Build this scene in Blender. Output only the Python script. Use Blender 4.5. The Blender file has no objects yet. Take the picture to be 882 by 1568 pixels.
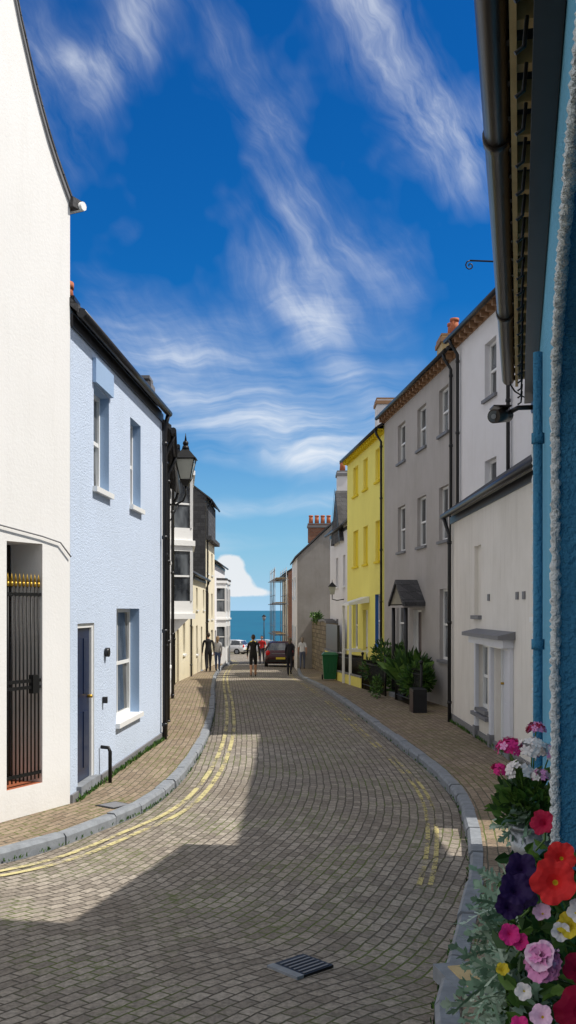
import bpy, bmesh, math, random
from mathutils import Vector, Matrix
random.seed(7)
R=random.random
def U(a,b): return a+(b-a)*random.random()
scene=bpy.context.scene
V=Vector
# ------------------------------------------------------------ materials
def newmat(name):
    m=bpy.data.materials.new(name); m.use_nodes=True
    nt=m.node_tree; b=nt.nodes['Principled BSDF']
    return m,nt,b
def N(nt,t,**k):
    n=nt.nodes.new(t)
    for a,v in k.items(): setattr(n,a,v)
    return n
def coords(nt,scale=(1,1,1),kind='Object'):
    tc=N(nt,'ShaderNodeTexCoord'); mp=N(nt,'ShaderNodeMapping')
    mp.inputs['Scale'].default_value=scale
    nt.links.new(tc.outputs[kind],mp.inputs[0]); return mp.outputs[0]
def noise(nt,vec,scale,detail=4,rough=.6,dist=0):
    n=N(nt,'ShaderNodeTexNoise'); n.inputs['Scale'].default_value=scale
    n.inputs['Detail'].default_value=detail; n.inputs['Roughness'].default_value=rough
    n.inputs['Distortion'].default_value=dist
    if vec: nt.links.new(vec,n.inputs['Vector'])
    return n.outputs['Fac']
def ramp(nt,fac,stops):
    r=N(nt,'ShaderNodeValToRGB'); e=r.color_ramp.elements
    while len(e)<len(stops): e.new(.5)
    for i,(p,c) in enumerate(stops):
        e[i].position=p; e[i].color=(c[0],c[1],c[2],1) if hasattr(c,'__len__') else (c,c,c,1)
    nt.links.new(fac,r.inputs[0]); return r.outputs[0]
def mix(nt,fac,a,b,mode='MIX'):
    m=N(nt,'ShaderNodeMix',data_type='RGBA',blend_type=mode)
    for s,v in ((0,fac),(6,a),(7,b)):
        if isinstance(v,(int,float)): m.inputs[s].default_value=v
        elif isinstance(v,(tuple,list)): m.inputs[s].default_value=(v[0],v[1],v[2],1)
        else: nt.links.new(v,m.inputs[s])
    return m.outputs[2]
def mth(nt,op,a,b=None,c=None,clamp=False):
    m=N(nt,'ShaderNodeMath',operation=op); m.use_clamp=clamp
    for i,v in enumerate((a,b,c)):
        if v is None: continue
        if isinstance(v,(int,float)): m.inputs[i].default_value=v
        else: nt.links.new(v,m.inputs[i])
    return m.outputs[0]
def bump(nt,b,h,strength=.5,dist=.01):
    n=N(nt,'ShaderNodeBump'); n.inputs['Strength'].default_value=strength; n.inputs['Distance'].default_value=dist
    nt.links.new(h,n.inputs['Height']); nt.links.new(n.outputs[0],b.inputs['Normal'])
def wallmat(name,c,rough=.9,dirt=.25,bs=60,bst=.5,bd=.006,dirtcol=None,streak=.15):
    m,nt,b=newmat(name); v=coords(nt); vs=coords(nt,(3,3,.35))
    dc=dirtcol or (c[0]*.6,c[1]*.58,c[2]*.52)
    big=ramp(nt,noise(nt,v,.7,4,.65),[(.4,0),(.72,1)])
    st=ramp(nt,noise(nt,vs,2.2,4,.7),[(.5,0),(.8,1)])
    col=mix(nt,mth(nt,'MULTIPLY',big,dirt),c,dc)
    col=mix(nt,mth(nt,'MULTIPLY',st,streak),col,dc)
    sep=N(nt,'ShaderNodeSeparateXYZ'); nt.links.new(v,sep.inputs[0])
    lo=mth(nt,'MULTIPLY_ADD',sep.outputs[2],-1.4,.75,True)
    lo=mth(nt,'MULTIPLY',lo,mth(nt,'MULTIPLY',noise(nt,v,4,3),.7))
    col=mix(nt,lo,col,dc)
    nt.links.new(col,b.inputs['Base Color']); b.inputs['Roughness'].default_value=rough
    b.inputs['Specular IOR Level'].default_value=.25
    bump(nt,b,noise(nt,v,bs,3,.6),bst,bd); return m
def plain(name,c,rough=.5,metal=0,var=.15,bs=None,spec=.4,scale=6,bst=.3):
    m,nt,b=newmat(name); v=coords(nt)
    f=noise(nt,v,scale,3)
    col=mix(nt,f,(c[0]*(1-var),c[1]*(1-var),c[2]*(1-var)),(min(1,c[0]*(1+var)),min(1,c[1]*(1+var)),min(1,c[2]*(1+var))))
    nt.links.new(col,b.inputs['Base Color']); b.inputs['Roughness'].default_value=rough
    b.inputs['Metallic'].default_value=metal; b.inputs['Specular IOR Level'].default_value=spec
    if bs: bump(nt,b,noise(nt,v,bs,3),bst,.005)
    return m
def brickmat(name,c1,c2,mo,bw,rh,ms,uv=False,bst=.7,moss=None,rough=.85,stain=.5,vertical=False,mth0=.47,wob=.07):
    m,nt,b=newmat(name)
    if uv:
        v=coords(nt,kind='UV')
    else:
        v=coords(nt)
        if vertical:
            s=N(nt,'ShaderNodeSeparateXYZ'); nt.links.new(v,s.inputs[0])
            cmb=N(nt,'ShaderNodeCombineXYZ')
            nt.links.new(mth(nt,'ADD',s.outputs[0],s.outputs[1]),cmb.inputs[0]); nt.links.new(s.outputs[2],cmb.inputs[1])
            v=cmb.outputs[0]
    vo=coords(nt)
    wn=N(nt,'ShaderNodeTexNoise'); wn.inputs['Scale'].default_value=4; wn.inputs['Detail'].default_value=3; nt.links.new(vo,wn.inputs['Vector'])
    vm=N(nt,'ShaderNodeVectorMath',operation='MULTIPLY_ADD'); nt.links.new(wn.outputs['Color'],vm.inputs[0]); vm.inputs[1].default_value=(wob,wob*.85,0); nt.links.new(v,vm.inputs[2])
    br=N(nt,'ShaderNodeTexBrick'); nt.links.new(vm.outputs[0],br.inputs['Vector'])
    br.inputs['Color1'].default_value=(0,0,0,1); br.inputs['Color2'].default_value=(1,1,1,1); br.inputs['Mortar'].default_value=(.5,.5,.5,1)
    br.inputs['Scale'].default_value=1; br.inputs['Mortar Size'].default_value=ms; br.inputs['Mortar Smooth'].default_value=.35
    br.inputs['Brick Width'].default_value=bw; br.inputs['Row Height'].default_value=rh; br.inputs['Bias'].default_value=0
    col=mix(nt,br.outputs['Color'],c1,c2)
    big=ramp(nt,noise(nt,vo,.55,5,.65),[(.35,.0),(.7,1)])
    col=mix(nt,mth(nt,'MULTIPLY',big,stain),col,(c1[0]*.75,c1[1]*.68,c1[2]*.58))
    sp=ramp(nt,noise(nt,vo,30,3,.7),[(.3,.6),(.7,1.25)])
    col=mix(nt,1.0,col,sp,'MULTIPLY')
    mc=mo
    if moss:
        mf=ramp(nt,noise(nt,vo,.9,4,.6),[(mth0,0),(mth0+.12,1)])
        mc=mix(nt,mf,mo,moss)
        mf2=ramp(nt,noise(nt,vo,6,4,.7),[(.56,0),(.68,.7)])
        col=mix(nt,mth(nt,'MULTIPLY',mf2,mf),col,moss)
    col=mix(nt,br.outputs['Fac'],col,mc)
    nt.links.new(col,b.inputs['Base Color']); b.inputs['Roughness'].default_value=rough; b.inputs['Specular IOR Level'].default_value=.3
    h=mth(nt,'SUBTRACT',1.0,br.outputs['Fac']); h=mth(nt,'MULTIPLY_ADD',noise(nt,vo,22,3),.6,h)
    h=mth(nt,'MULTIPLY_ADD',br.outputs['Color'],.35,h)
    bump(nt,b,h,bst,.012); return m

M={}
M['setts']=brickmat('setts',(.21,.18,.15),(.37,.325,.27),(.085,.073,.055),.145,.094,.008,uv=True,moss=(.10,.125,.03),bst=.9,mth0=.47,stain=.5,wob=.05)
M['pave']=brickmat('paving_bricks',(.22,.165,.115),(.34,.265,.19),(.09,.08,.055),.2,.1,.008,uv=True,moss=(.10,.12,.025),bst=.7,mth0=.43,wob=.04)
M['kerb']=plain('granite_kerb',(.22,.235,.255),.85,0,.45,30,.25,9,.7)
M['ground']=plain('earth',(.14,.13,.09),.95,0,.3,8)
M['white_near']=wallmat('white_render',(.80,.785,.77),dirt=.10,streak=.12,bs=30,bst=.4)
M['white']=wallmat('white_painted_render',(.78,.77,.79),dirt=.2)
M['offwhite']=wallmat('offwhite_render',(.62,.61,.60),dirt=.4)
M['cream']=wallmat('cream_render',(.78,.71,.54),dirt=.25)
M['creamy_white']=wallmat('warm_white_render',(.80,.755,.69),dirt=.3,streak=.3)
M['blue_house']=wallmat('pale_blue_roughcast',(.58,.67,.82),dirt=.14,bs=45,bst=.9,bd=.016,streak=.10)
M['blue_trim']=wallmat('mid_blue_render',(.32,.45,.65),dirt=.1)
M['grey']=wallmat('grey_render',(.44,.415,.40),dirt=.35,streak=.25)
M['grey_lt']=wallmat('grey_cement',(.33,.31,.29),dirt=.6,streak=.4)
M['yellow']=wallmat('yellow_render',(.88,.79,.20),dirt=.15,streak=.12)
M['yellow_dk']=wallmat('yellow_recess',(.78,.60,.03),dirt=.1)
M['near_blue']=wallmat('blue_roughcast',(.15,.44,.66),dirt=.35,bs=42,bst=1.0,bd=.03,streak=.3)
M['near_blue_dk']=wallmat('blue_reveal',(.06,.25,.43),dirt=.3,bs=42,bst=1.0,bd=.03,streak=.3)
M['near_blue_lit_rim']=wallmat('painted_sunlit_rim',(.88,.93,.95),dirt=.3,bs=60,bst=1.0,bd=.04,dirtcol=(.3,.55,.7))  # near-white colour stands in for sunlight along the wall edges
M['slate']=brickmat('slate',(.06,.06,.065),(.11,.11,.115),(.02,.02,.02),.3,.2,.006,vertical=True,bst=.5)
M['stone']=brickmat('rubble_stone',(.17,.14,.10),(.36,.30,.21),(.12,.10,.08),.38,.2,.02,vertical=True,bst=1.0,moss=(.06,.07,.02))
M['redbrick']=brickmat('red_brick',(.26,.10,.06),(.36,.15,.09),(.25,.22,.18),.22,.075,.01,vertical=True)
M['terracotta']=plain('terracotta',(.42,.13,.06),.8,0,.25)
M['wp']=plain('white_paint',(.80,.80,.79),.4,0,.04)
M['bk']=plain('black_paint',(.015,.015,.017),.35,0,.3)
M['gutter']=plain('dark_brown_gutter',(.022,.015,.012),.3,0,.4,None,.5,3)
M['brown']=plain('brown_wood',(.30,.17,.09),.7,0,.3)
M['tan']=plain('tan_wood',(.50,.37,.18),.7,0,.35)
M['door_dk']=plain('dark_blue_door',(.012,.022,.06),.3)
M['door_br']=plain('brown_door',(.05,.025,.025),.4)
M['door_bl']=plain('blue_door',(.04,.14,.4),.4)
M['door_wh']=plain('white_door',(.68,.69,.74),.45,0,.05)
M['iron']=plain('wrought_iron',(.012,.012,.012),.45,.3)
M['gold']=plain('gold_paint',(.45,.28,.04),.35,.6)
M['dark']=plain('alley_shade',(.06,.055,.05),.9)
M['lead']=plain('lead_sheet',(.18,.18,.19),.6)
M['steel']=plain('galvanised_steel',(.25,.26,.28),.5,.5,.2)
M['bucket']=plain('zinc_bucket',(.35,.37,.4),.35,.7,.2)
M['plank']=plain('scaffold_plank',(.35,.26,.15),.8)
M['bin']=plain('green_plastic',(.01,.12,.045),.4)
M['rubber']=plain('rubber',(.015,.015,.015),.8)
def glassmat():
    m,nt,b=newmat('window_glass'); v=coords(nt,(1,1,.5))
    f=ramp(nt,noise(nt,v,1.6,3),[(.42,(.012,.016,.022)),(.62,(.13,.145,.16))])
    nt.links.new(f,b.inputs['Base Color']); b.inputs['Roughness'].default_value=.04; b.inputs['Specular IOR Level'].default_value=.9
    bump(nt,b,noise(nt,coords(nt),1.7,2),.12,.02)
    return m
M['glass']=glassmat()
def wornpaint(name,c,lo=.46):
    m,nt,b=newmat(name); v=coords(nt)
    b.inputs['Roughness'].default_value=.8
    nt.links.new(mix(nt,noise(nt,v,14,4),(c[0]*.65,c[1]*.65,c[2]*.7),c),b.inputs['Base Color'])
    a=mth(nt,'ADD',mth(nt,'MULTIPLY',noise(nt,v,18,5,.8),.6),mth(nt,'MULTIPLY',noise(nt,v,1.6,3),.5))
    a=ramp(nt,a,[(lo,0),(lo+.11,.85)])
    nt.links.new(a,b.inputs['Alpha']); return m
M['yline']=wornpaint('worn_yellow_paint',(.70,.61,.28),.47); M['yline2']=wornpaint('faded_yellow_paint',(.68,.57,.22),.51)
# ------------------------------------------------------------ mesh builder
class MB:
    def __init__(s): s.v=[];s.f=[];s.mi=[];s.mats=[];s.sm=[]
    def _m(s,mat):
        if isinstance(mat,str): mat=M[mat]
        if mat not in s.mats: s.mats.append(mat)
        return s.mats.index(mat)
    def poly(s,pts,mat,sm=False):
        b=len(s.v); s.v+=[tuple(p) for p in pts]; s.f.append(list(range(b,b+len(pts)))); s.mi.append(s._m(mat)); s.sm.append(sm)
    def faces(s,pts,fs,mat,sm=False):
        b=len(s.v); s.v+=[tuple(p) for p in pts]; k=s._m(mat)
        for f in fs: s.f.append([b+i for i in f]); s.mi.append(k); s.sm.append(sm)
    def hexa(s,p,mat):
        s.faces(p,[(0,3,2,1),(4,5,6,7),(0,1,5,4),(1,2,6,5),(2,3,7,6),(3,0,4,7)],mat)
    def box(s,F,s0,s1,n0,n1,z0,z1,mat):
        s.hexa([F(s0,n0,z0),F(s1,n0,z0),F(s1,n1,z0),F(s0,n1,z0),F(s0,n0,z1),F(s1,n0,z1),F(s1,n1,z1),F(s0,n1,z1)],mat)
    def cyl(s,p,q,r0,r1,mat,n=10,sm=True):
        p=V(p);q=V(q);d=(q-p).normalized()
        a=d.orthogonal().normalized(); b=d.cross(a)
        pts=[];
        for c,r in ((p,r0),(q,r1)):
            for i in range(n):
                t=2*math.pi*i/n; pts.append(c+a*math.cos(t)*r+b*math.sin(t)*r)
        s.faces(pts,[(i,(i+1)%n,n+(i+1)%n,n+i) for i in range(n)],mat,sm)
        s.poly(pts[:n][::-1],mat); s.poly(pts[n:],mat)
    def tube(s,pts,r,mat,n=8,r1=None):
        pts=[V(p) for p in pts]; N_=len(pts)
        up=None; P=[]
        for i,p in enumerate(pts):
            d=(pts[min(i+1,N_-1)]-pts[max(i-1,0)]).normalized()
            if up is None: up=d.orthogonal().normalized()
            up=(up-d*up.dot(d)).normalized(); b=d.cross(up)
            rr=r if r1 is None else r+(r1-r)*i/(N_-1)
            for k in range(n):
                t=2*math.pi*k/n; P.append(p+up*math.cos(t)*rr+b*math.sin(t)*rr)
        fs=[(i*n+k,i*n+(k+1)%n,(i+1)*n+(k+1)%n,(i+1)*n+k) for i in range(N_-1) for k in range(n)]
        s.faces(P,fs,mat,True); s.poly(P[:n][::-1],mat); s.poly(P[-n:],mat)
    def ell(s,c,rad,mat,nu=10,nv=8,rot=None,warp=None):
        c=V(c);P=[];fs=[]
        for j in range(nv+1):
            ph=math.pi*j/nv
            for i in range(nu):
                t=2*math.pi*i/nu
                p=V((math.sin(ph)*math.cos(t)*rad[0],math.sin(ph)*math.sin(t)*rad[1],math.cos(ph)*rad[2]))
                if warp: p=warp(p)
                if rot: p=rot@p
                P.append(c+p)
        for j in range(nv):
            for i in range(nu): fs.append((j*nu+i,(j+1)*nu+i,(j+1)*nu+(i+1)%nu,j*nu+(i+1)%nu))
        s.faces(P,fs,mat,True)
    def addmesh(s,me,X,matf):
        b=len(s.v); s.v+=[tuple(X@v.co) for v in me.vertices]
        for p in me.polygons:
            s.f.append([b+i for i in p.vertices]); s.mi.append(s._m(matf(p.center))); s.sm.append(True)
    def obj(s,name,parent=None,recalc=True,X=None,bevel=0):
        me=bpy.data.meshes.new(name); v=s.v
        if X is not None: v=[tuple(X@V(p)) for p in v]
        me.from_pydata(v,[],s.f)
        for m in s.mats: me.materials.append(m)
        for p,k,sm in zip(me.polygons,s.mi,s.sm): p.material_index=k; p.use_smooth=sm
        if recalc:
            bm=bmesh.new(); bm.from_mesh(me); bmesh.ops.remove_doubles(bm,verts=bm.verts,dist=.00005)
            bmesh.ops.recalc_face_normals(bm,faces=bm.faces); bm.to_mesh(me); bm.free()
        o=bpy.data.objects.new(name,me); scene.collection.objects.link(o)
        if bevel:
            md=o.modifiers.new('b','BEVEL'); md.width=bevel; md.segments=2; md.limit_method='ANGLE'
        if parent: o.parent=parent
        return o
def empty(name):
    e=bpy.data.objects.new(name,None); e.empty_display_size=.2; scene.collection.objects.link(e); return e
def frame(p0,p1,side):
    p0=V((p0[0],p0[1],0)); p1=V((p1[0],p1[1],0)); d=(p1-p0).normalized(); n=V((d.y,-d.x,0))
    if n.x*side<0: n=-n
    F=lambda s,n_,z: p0+d*s+n*n_+V((0,0,z))
    F.L=(p1-p0).length; F.d=d; F.n=n; F.y=lambda Y:(Y-p0.y)/d.y
    return F
def W(s,n,z): return V((s,n,z))   # world frame: s=x, n=y
# ------------------------------------------------------------ ground profile
GP=[(-300,1),(-60,.2),(0,0),(15,0),(20,-.05),(25,-.11),(30,-.22),(37,-.43),(42,-.58),(50,-.80),(56,-.93),(68,-1.3),(80,-1.7),(100,-2.2),(113,-2.4),(150,-20),(500,-30),(99999,-40)]
def gz(y):
    for (a,za),(b,zb) in zip(GP,GP[1:]):
        if y<=b: return za+(zb-za)*(y-a)/(b-a)
    return -40
def catmull(P,n=8):
    out=[]
    for i in range(len(P)-1):
        p0=V(P[max(i-1,0)]);p1=V(P[i]);p2=V(P[i+1]);p3=V(P[min(i+2,len(P)-1)])
        for k in range(n):
            t=k/n
            out.append(.5*((2*p1)+(p2-p0)*t+(2*p0-5*p1+4*p2-p3)*t*t+(3*p1-p0-3*p2+p3)*t**3))
    out.append(V(P[-1])); return out
LE=[(-12,3),(-7.5,6.2),(-4.2,8.1),(-2.62,8.85),(-1.92,10.27),(-1.56,11.5),(-1.41,13.5),(-1.40,16),(-1.53,19.7),(-1.86,25),(-2.45,33),(-3.1,43),(-3.6,55),(-4.0,68),(-8,100)]
RE=[(0.3,-3),(0.5,2),(0.74,5.0),(1.0,6.2),(1.55,8.4),(1.9,10.6),(2.03,12.6),(1.93,15.2),(1.72,19),(1.42,25),(1.0,33),(.5,42),(.48,54),(.3,68),(4,100)]
LO=[(-14,9),(-9,12),(-7,13),(-6.5,13.5),(-6,14),(-5.5,14.5),(-5.3,15),(-5.3,17),(-5.6,20),(-6,25),(-6.5,33),(-7,43),(-8,55),(-8,68),(-20,100)]
RO=[(3,-3),(3.5,2),(4,5),(4.5,6.2),(5,8.4),(5.5,10.6),(6,12.6),(6,15.2),(6,19),(6,25),(6,33),(6,42),(6,54),(6,68),(15,100)]
NS=10
cLE,cRE,cLO,cRO=[catmull(c,NS) for c in (LE,RE,LO,RO)]
def strip(name,A,B,dz,mat,na=8,zf=None,u_lock=None):
    me=bpy.data.meshes.new(name); v=[];f=[];uv=[]
    u=0
    mid=[(a+b)/2 for a,b in zip(A,B)]
    for i,(a,b) in enumerate(zip(A,B)):
        if i: u+=(mid[i]-mid[i-1]).length
        w=(b-a).length
        for k in range(na+1):
            t=k/na; p=a.lerp(b,t); 
            z=gz(p.y)+dz+(zf(t) if zf else 0)
            v.append((p.x,p.y,z)); uv.append((u,(t-.5)*w if u_lock is None else t*w))
    for i in range(len(A)-1):
        for k in range(na):
            q=i*(na+1)+k; f.append((q,q+1,q+na+2,q+na+1))
    me.from_pydata(v,[],f); ul=me.uv_layers.new(name='UVMap')
    for l in me.loops: ul.data[l.index].uv=uv[l.vertex_index]
    me.materials.append(M[mat]); 
    for p in me.polygons: p.use_smooth=True
    me.update()
    o=bpy.data.objects.new(name,me); scene.collection.objects.link(o); return o
strip('road',cLE,cRE,0,'setts',16,lambda t:.03*(1-(2*t-1)**2)*1.0)
def offs(c,d):
    out=[]
    for i,p in enumerate(c):
        t=(c[min(i+1,len(c)-1)]-c[max(i-1,0)]).normalized(); out.append(p+V((t.y,-t.x))*d)
    return out
strip('pavement',offs(cLE,-.08),cLO,.105,'pave',6,None,1)
strip('pavement',offs(cRE,.08),cRO,.105,'pave',6,None,1)
def dens(c,step):
    out=[c[0]];acc=0
    for a,b in zip(c,c[1:]):
        L=(b-a).length; d=step-acc
        while d<=L:
            out.append(a.lerp(b,d/L)); d+=step
        acc=L-(d-step)
    return out
def kerb(name,c,sgn,y1=99):
    mb=MB(); pts=dens([p for p in c if p.y<y1],.02)
    i=0
    while i<len(pts)-50:
        n=random.choice([30,38,44,48]); a=pts[i]; b=pts[i+n-1]; i+=n
        if (a.y<3.0): continue
        w=.125+U(-.01,.015); h=.118+U(-.008,.01)
        t=(b-a).normalized(); nn=V((t.y,-t.x))*sgn
        j=U(-.012,.012)
        q=[]
        for p in (a,b):
            for (o,z) in ((j,-.05),(j,h-.03),(j+.025,h),(w,h),(w,-.05)):
                pp=p+nn*o; q.append((pp.x,pp.y,gz(p.y)+z))
        mb.faces(q,[(0,1,6,5),(1,2,7,6),(2,3,8,7),(3,4,9,8),(0,5,9,4),(0,4,3,2,1),(5,6,7,8,9)],'kerb')
    mb.obj(name)
kerb('kerb',cLE,-1); kerb('kerb',cRE,1)
def yellow(name,c,sg,y0,y1,offl,w=.065,mat='yline'):
    mb=MB()
    for o in offl:
        a=[p for p in dens(offs(c,sg*o),.2) if y0<p.y<y1]; b=offs(a,sg*w)
        for i in range(len(a)-1):
            z0=gz(a[i].y)+.022; z1=gz(a[i+1].y)+.022
            mb.poly([(a[i].x,a[i].y,z0),(b[i].x,b[i].y,z0),(b[i+1].x,b[i+1].y,z1),(a[i+1].x,a[i+1].y,z1)],mat)
    mb.obj(name)
yellow('yellow_line',cLE,1,4,75,(.26,.41)); yellow('yellow_line',cRE,-1,8.0,75,(.28,.37),.045,'yline2')
def grid(name,xs,ys,zf,mat):
    v=[(x,y,zf(x,y)) for y in ys for x in xs]; n=len(xs)
    f=[(j*n+i,j*n+i+1,(j+1)*n+i+1,(j+1)*n+i) for j in range(len(ys)-1) for i in range(n-1)]
    me=bpy.data.meshes.new(name); me.from_pydata(v,[],f); me.materials.append(M[mat] if isinstance(mat,str) else mat)
    o=bpy.data.objects.new(name,me); scene.collection.objects.link(o); return o
grid('ground',[-400,-150,-60,-20,0,20,60,150,400],[-300,-100,-60,-30,0,5,10,15,20,25,30,37,42,50,56,68,80,100,113,122,130,140,150,200],lambda x,y:gz(y)-.05,'ground')
def seamat():
    m,nt,b=newmat('sea_water'); v=coords(nt,(1,.35,1))
    c=mix(nt,noise(nt,v,.012,4,.6),(.0,.065,.13),(.002,.125,.19))
    nt.links.new(c,b.inputs['Base Color']); b.inputs['Roughness'].default_value=.45; b.inputs['Specular IOR Level'].default_value=.2
    bump(nt,b,noise(nt,v,.25,4),.6,.5); return m
grid('sea',[-20000,-500,500,20000],[115,400,2000,25000],lambda x,y:-16,seamat())
mb=MB()
def quadbox(cx,cy,w,l,ang,z0,z1,mat,mb):
    c=math.cos(ang);s_=math.sin(ang)
    F=lambda s,n,z:V((cx+s*c-n*s_,cy+s*s_+n*c,z))
    mb.box(F,-w/2,w/2,-l/2,l/2,z0,z1,mat); return F
Zr=.031
F=quadbox(.10,6.27,.26,.28,.75,-.02,Zr+.003,'iron',mb)
for i in range(6):
    mb.box(F,-.11,.11,-.12+i*.042,-.105+i*.042,Zr+.001,Zr+.007,'lead')
mb.box(F,-.19,-.133,-.14,.14,-.02,Zr+.006,'kerb'); mb.obj('drain_cover')
mb=MB(); F=quadbox(1.17,5.85,.46,.5,.2,.02,.115,'kerb',mb); mb.box(F,-.16,.16,-.18,.18,.09,.122,'tan'); mb.obj('utility_cover')
mb=MB(); F=quadbox(-1.95,11.0,.3,.3,.9,.02,.112,'iron',mb); mb.box(F,-.12,.12,-.12,.12,.1,.116,'lead'); mb.obj('utility_cover')

# ------------------------------------------------------------ building kit
def facade(mb,F,L,z0,z1,ops,wall,rev=None,s_0=0.0):
    ss=sorted(set([s_0,L]+[o[0] for o in ops]+[o[1] for o in ops])); zs=sorted(set([z0,z1]+[o[2] for o in ops]+[o[3] for o in ops]))
    for a,b in zip(ss,ss[1:]):
        for c,d in zip(zs,zs[1:]):
            m=(a+b)/2;k=(c+d)/2
            if any(o[0]<m<o[1] and o[2]<k<o[3] for o in ops): continue
            mb.poly([F(a,0,c),F(b,0,c),F(b,0,d),F(a,0,d)],wall)
def opening(mw,mf,mg,F,o,wall):
    s0,s1,z0,z1,kind=o[:5]; opt=o[5] if len(o)>5 else {}
    D=opt.get('d',.14); rv=opt.get('rev',wall)
    for q in ([(s0,0,z0),(s0,-D,z0),(s0,-D,z1),(s0,0,z1)],[(s1,0,z0),(s1,-D,z0),(s1,-D,z1),(s1,0,z1)],[(s0,0,z1),(s0,-D,z1),(s1,-D,z1),(s1,0,z1)],[(s0,0,z0),(s0,-D,z0),(s1,-D,z0),(s1,0,z0)]):
        mw.poly([F(*p) for p in q],rv)
    fm=opt.get('frame','wp'); t=opt.get('t',.055)
    if kind=='blind':
        mw.poly([F(s0,-D,z0),F(s1,-D,z0),F(s1,-D,z1),F(s0,-D,z1)],opt.get('fill','yellow_dk'))
    else:
        e=.002
        n0,n1=-D-.05,-D+.03
        mf.box(F,s0+e,s0+t,n0,n1,z0+e,z1-e,fm); mf.box(F,s1-t,s1-e,n0,n1,z0+e,z1-e,fm)
        mf.box(F,s0+t,s1-t,n0,n1-.003,z1-t,z1-e,fm)
        if kind=='sash':
            mf.box(F,s0+t,s1-t,n0,n1-.003,z0+e,z0+t*1.3,fm)
            zm=(z0+z1)/2
            mf.box(F,s0+t,s1-t,n0,n1-.01,zm-.025,zm+.025,fm)
            g=opt.get('bars',1)
            for i in range(g):
                x=s0+(s1-s0)*(i+1)/(g+1); mf.box(F,x-.012,x+.012,n0,n1-.02,z0+t,zm-.025,fm); mf.box(F,x-.012,x+.012,n0,n1-.02,zm+.025,z1-t,fm)
            mg.poly([F(s0+.01,-D-.01,z0+.01),F(s1-.01,-D-.01,z0+.01),F(s1-.01,-D-.025,zm),F(s0+.01,-D-.025,zm)],'glass')
            mg.poly([F(s0+.01,-D+.005,zm),F(s1-.01,-D+.005,zm),F(s1-.01,-D-.008,z1-.01),F(s0+.01,-D-.008,z1-.01)],'glass')
        elif kind=='door':
            dm=opt.get('door','door_dk')
            mf.box(F,s0+t,s1-t,-D-.04,-D,z0+.01,z1-t,dm)
            w=s1-s0-2*t
            for (a,b) in ((.08,.44),(.56,.92)):
                for (c,d) in ((.08,.45),(.55,.93)):
                    mf.box(F,s0+t+w*a,s0+t+w*b,-D-.01,-D+.012,z0+(z1-z0)*c,z0+(z1-z0-t)*d,dm)
            mf.cyl(F(s1-t-.08,-D,z0+1),F(s1-t-.08,-D+.06,z0+1),.02,.02,'gold')
            mf.box(F,s0-.05,s1+.05,-D,.06,z0-.10,z0+.005,'kerb')
    if kind!='door' and opt.get('sill',True):
        sm=opt.get('sillm',fm)
        mf.box(F,s0-.06,s1+.06,-D+.031,.06,z0-.06,z0+.006,sm)
def house(name,p0,p1,side,D,z0,zt,wall,ops=(),rh=1.8,roof='slate',ov=.18,gut='bk',side_mat=None,pipes=(),corbel=None,yform=True,mono=False,parent=None):
    F=frame(p0,p1,side); L=F.L; E=parent or empty(name)
    ops=[((F.y(o[0]),F.y(o[1]))+tuple(o[2:]) if yform else tuple(o)) for o in ops]
    mw,mf,mg,mr=MB(),MB(),MB(),MB()
    facade(mw,F,L,z0,zt,ops,wall)
    for o in ops: opening(mw,mf,mg,F,o,wall)
    sm=side_mat or wall; e=.004
    for s in (e,L-e):
        if mono: pts=[(s,-e,z0),(s,-D,z0),(s,-D,zt+rh),(s,-e,zt)]
        else: pts=[(s,-e,z0),(s,-D,z0),(s,-D,zt),(s,-D/2,zt+rh),(s,-e,zt)]
        mw.poly([F(*p) for p in pts],sm)
    mw.poly([F(0,-D,z0),F(L,-D,z0),F(L,-D,zt),F(0,-D,zt)],sm)
    mw.obj('walls',E,recalc=False)
    th=.09; run=D if mono else D/2; sl=rh/run
    def slab(na,za,nb,zb):
        x0,x1=-.015,L+.01
        mr.hexa([F(x0,na,za),F(x1,na,za),F(x1,nb,zb),F(x0,nb,zb),F(x0,na,za+th),F(x1,na,za+th),F(x1,nb,zb+th),F(x0,nb,zb+th)],roof)
    slab(ov,zt-ov*sl+.03,-run,zt+rh+.03)
    if not mono:
        slab(-D-ov,zt-ov*sl+.03,-run-.002,zt+rh+.03)
        mr.cyl(F(-.02,-run,zt+rh+th+.01),F(L+.02,-run,zt+rh+th+.01),.07,.07,'terracotta' if roof=='slate' else roof,8)
    mr.obj('roof',E)
    ze=zt-ov*sl
    mt=MB()
    mt.box(F,0.01,L-.01,.004,.03,ze-.12,ze+.02,corbel or 'bk')
    if gut:
        mt.cyl(F(0,ov+.03,ze+.03),F(L,ov+.03,ze+.03),.055,.055,gut,10)
    if corbel:
        k=int(L/.35)
        for i in range(k):
            x=(i+.5)*L/k; mt.box(F,x-.04,x+.04,.03,ov-.03,ze-.12,ze+.012,corbel)
        mt.box(F,.005,L-.005,.03,ov-.01,ze+.01,ze+.028,corbel)
    for py_ in pipes:
        s=F.y(py_) if yform else py_
        mt.tube([F(s,ov+.03,ze),F(s,ov,ze-.12),F(s,.07,ze-.35),F(s,.07,z0+.3)],.038,gut or 'bk')
        z=ze-.5
        while z>z0+1:
            mt.cyl(F(s,.07,z-.03),F(s,.07,z+.03),.05,.05,gut or 'bk'); z-=1.6
    mt.obj('gutters_and_downpipes',E)
    if mf.f: mf.obj('window_and_door_frames',E)
    if mg.f: mg.obj('window_glass',E,recalc=False)
    return E,F
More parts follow.
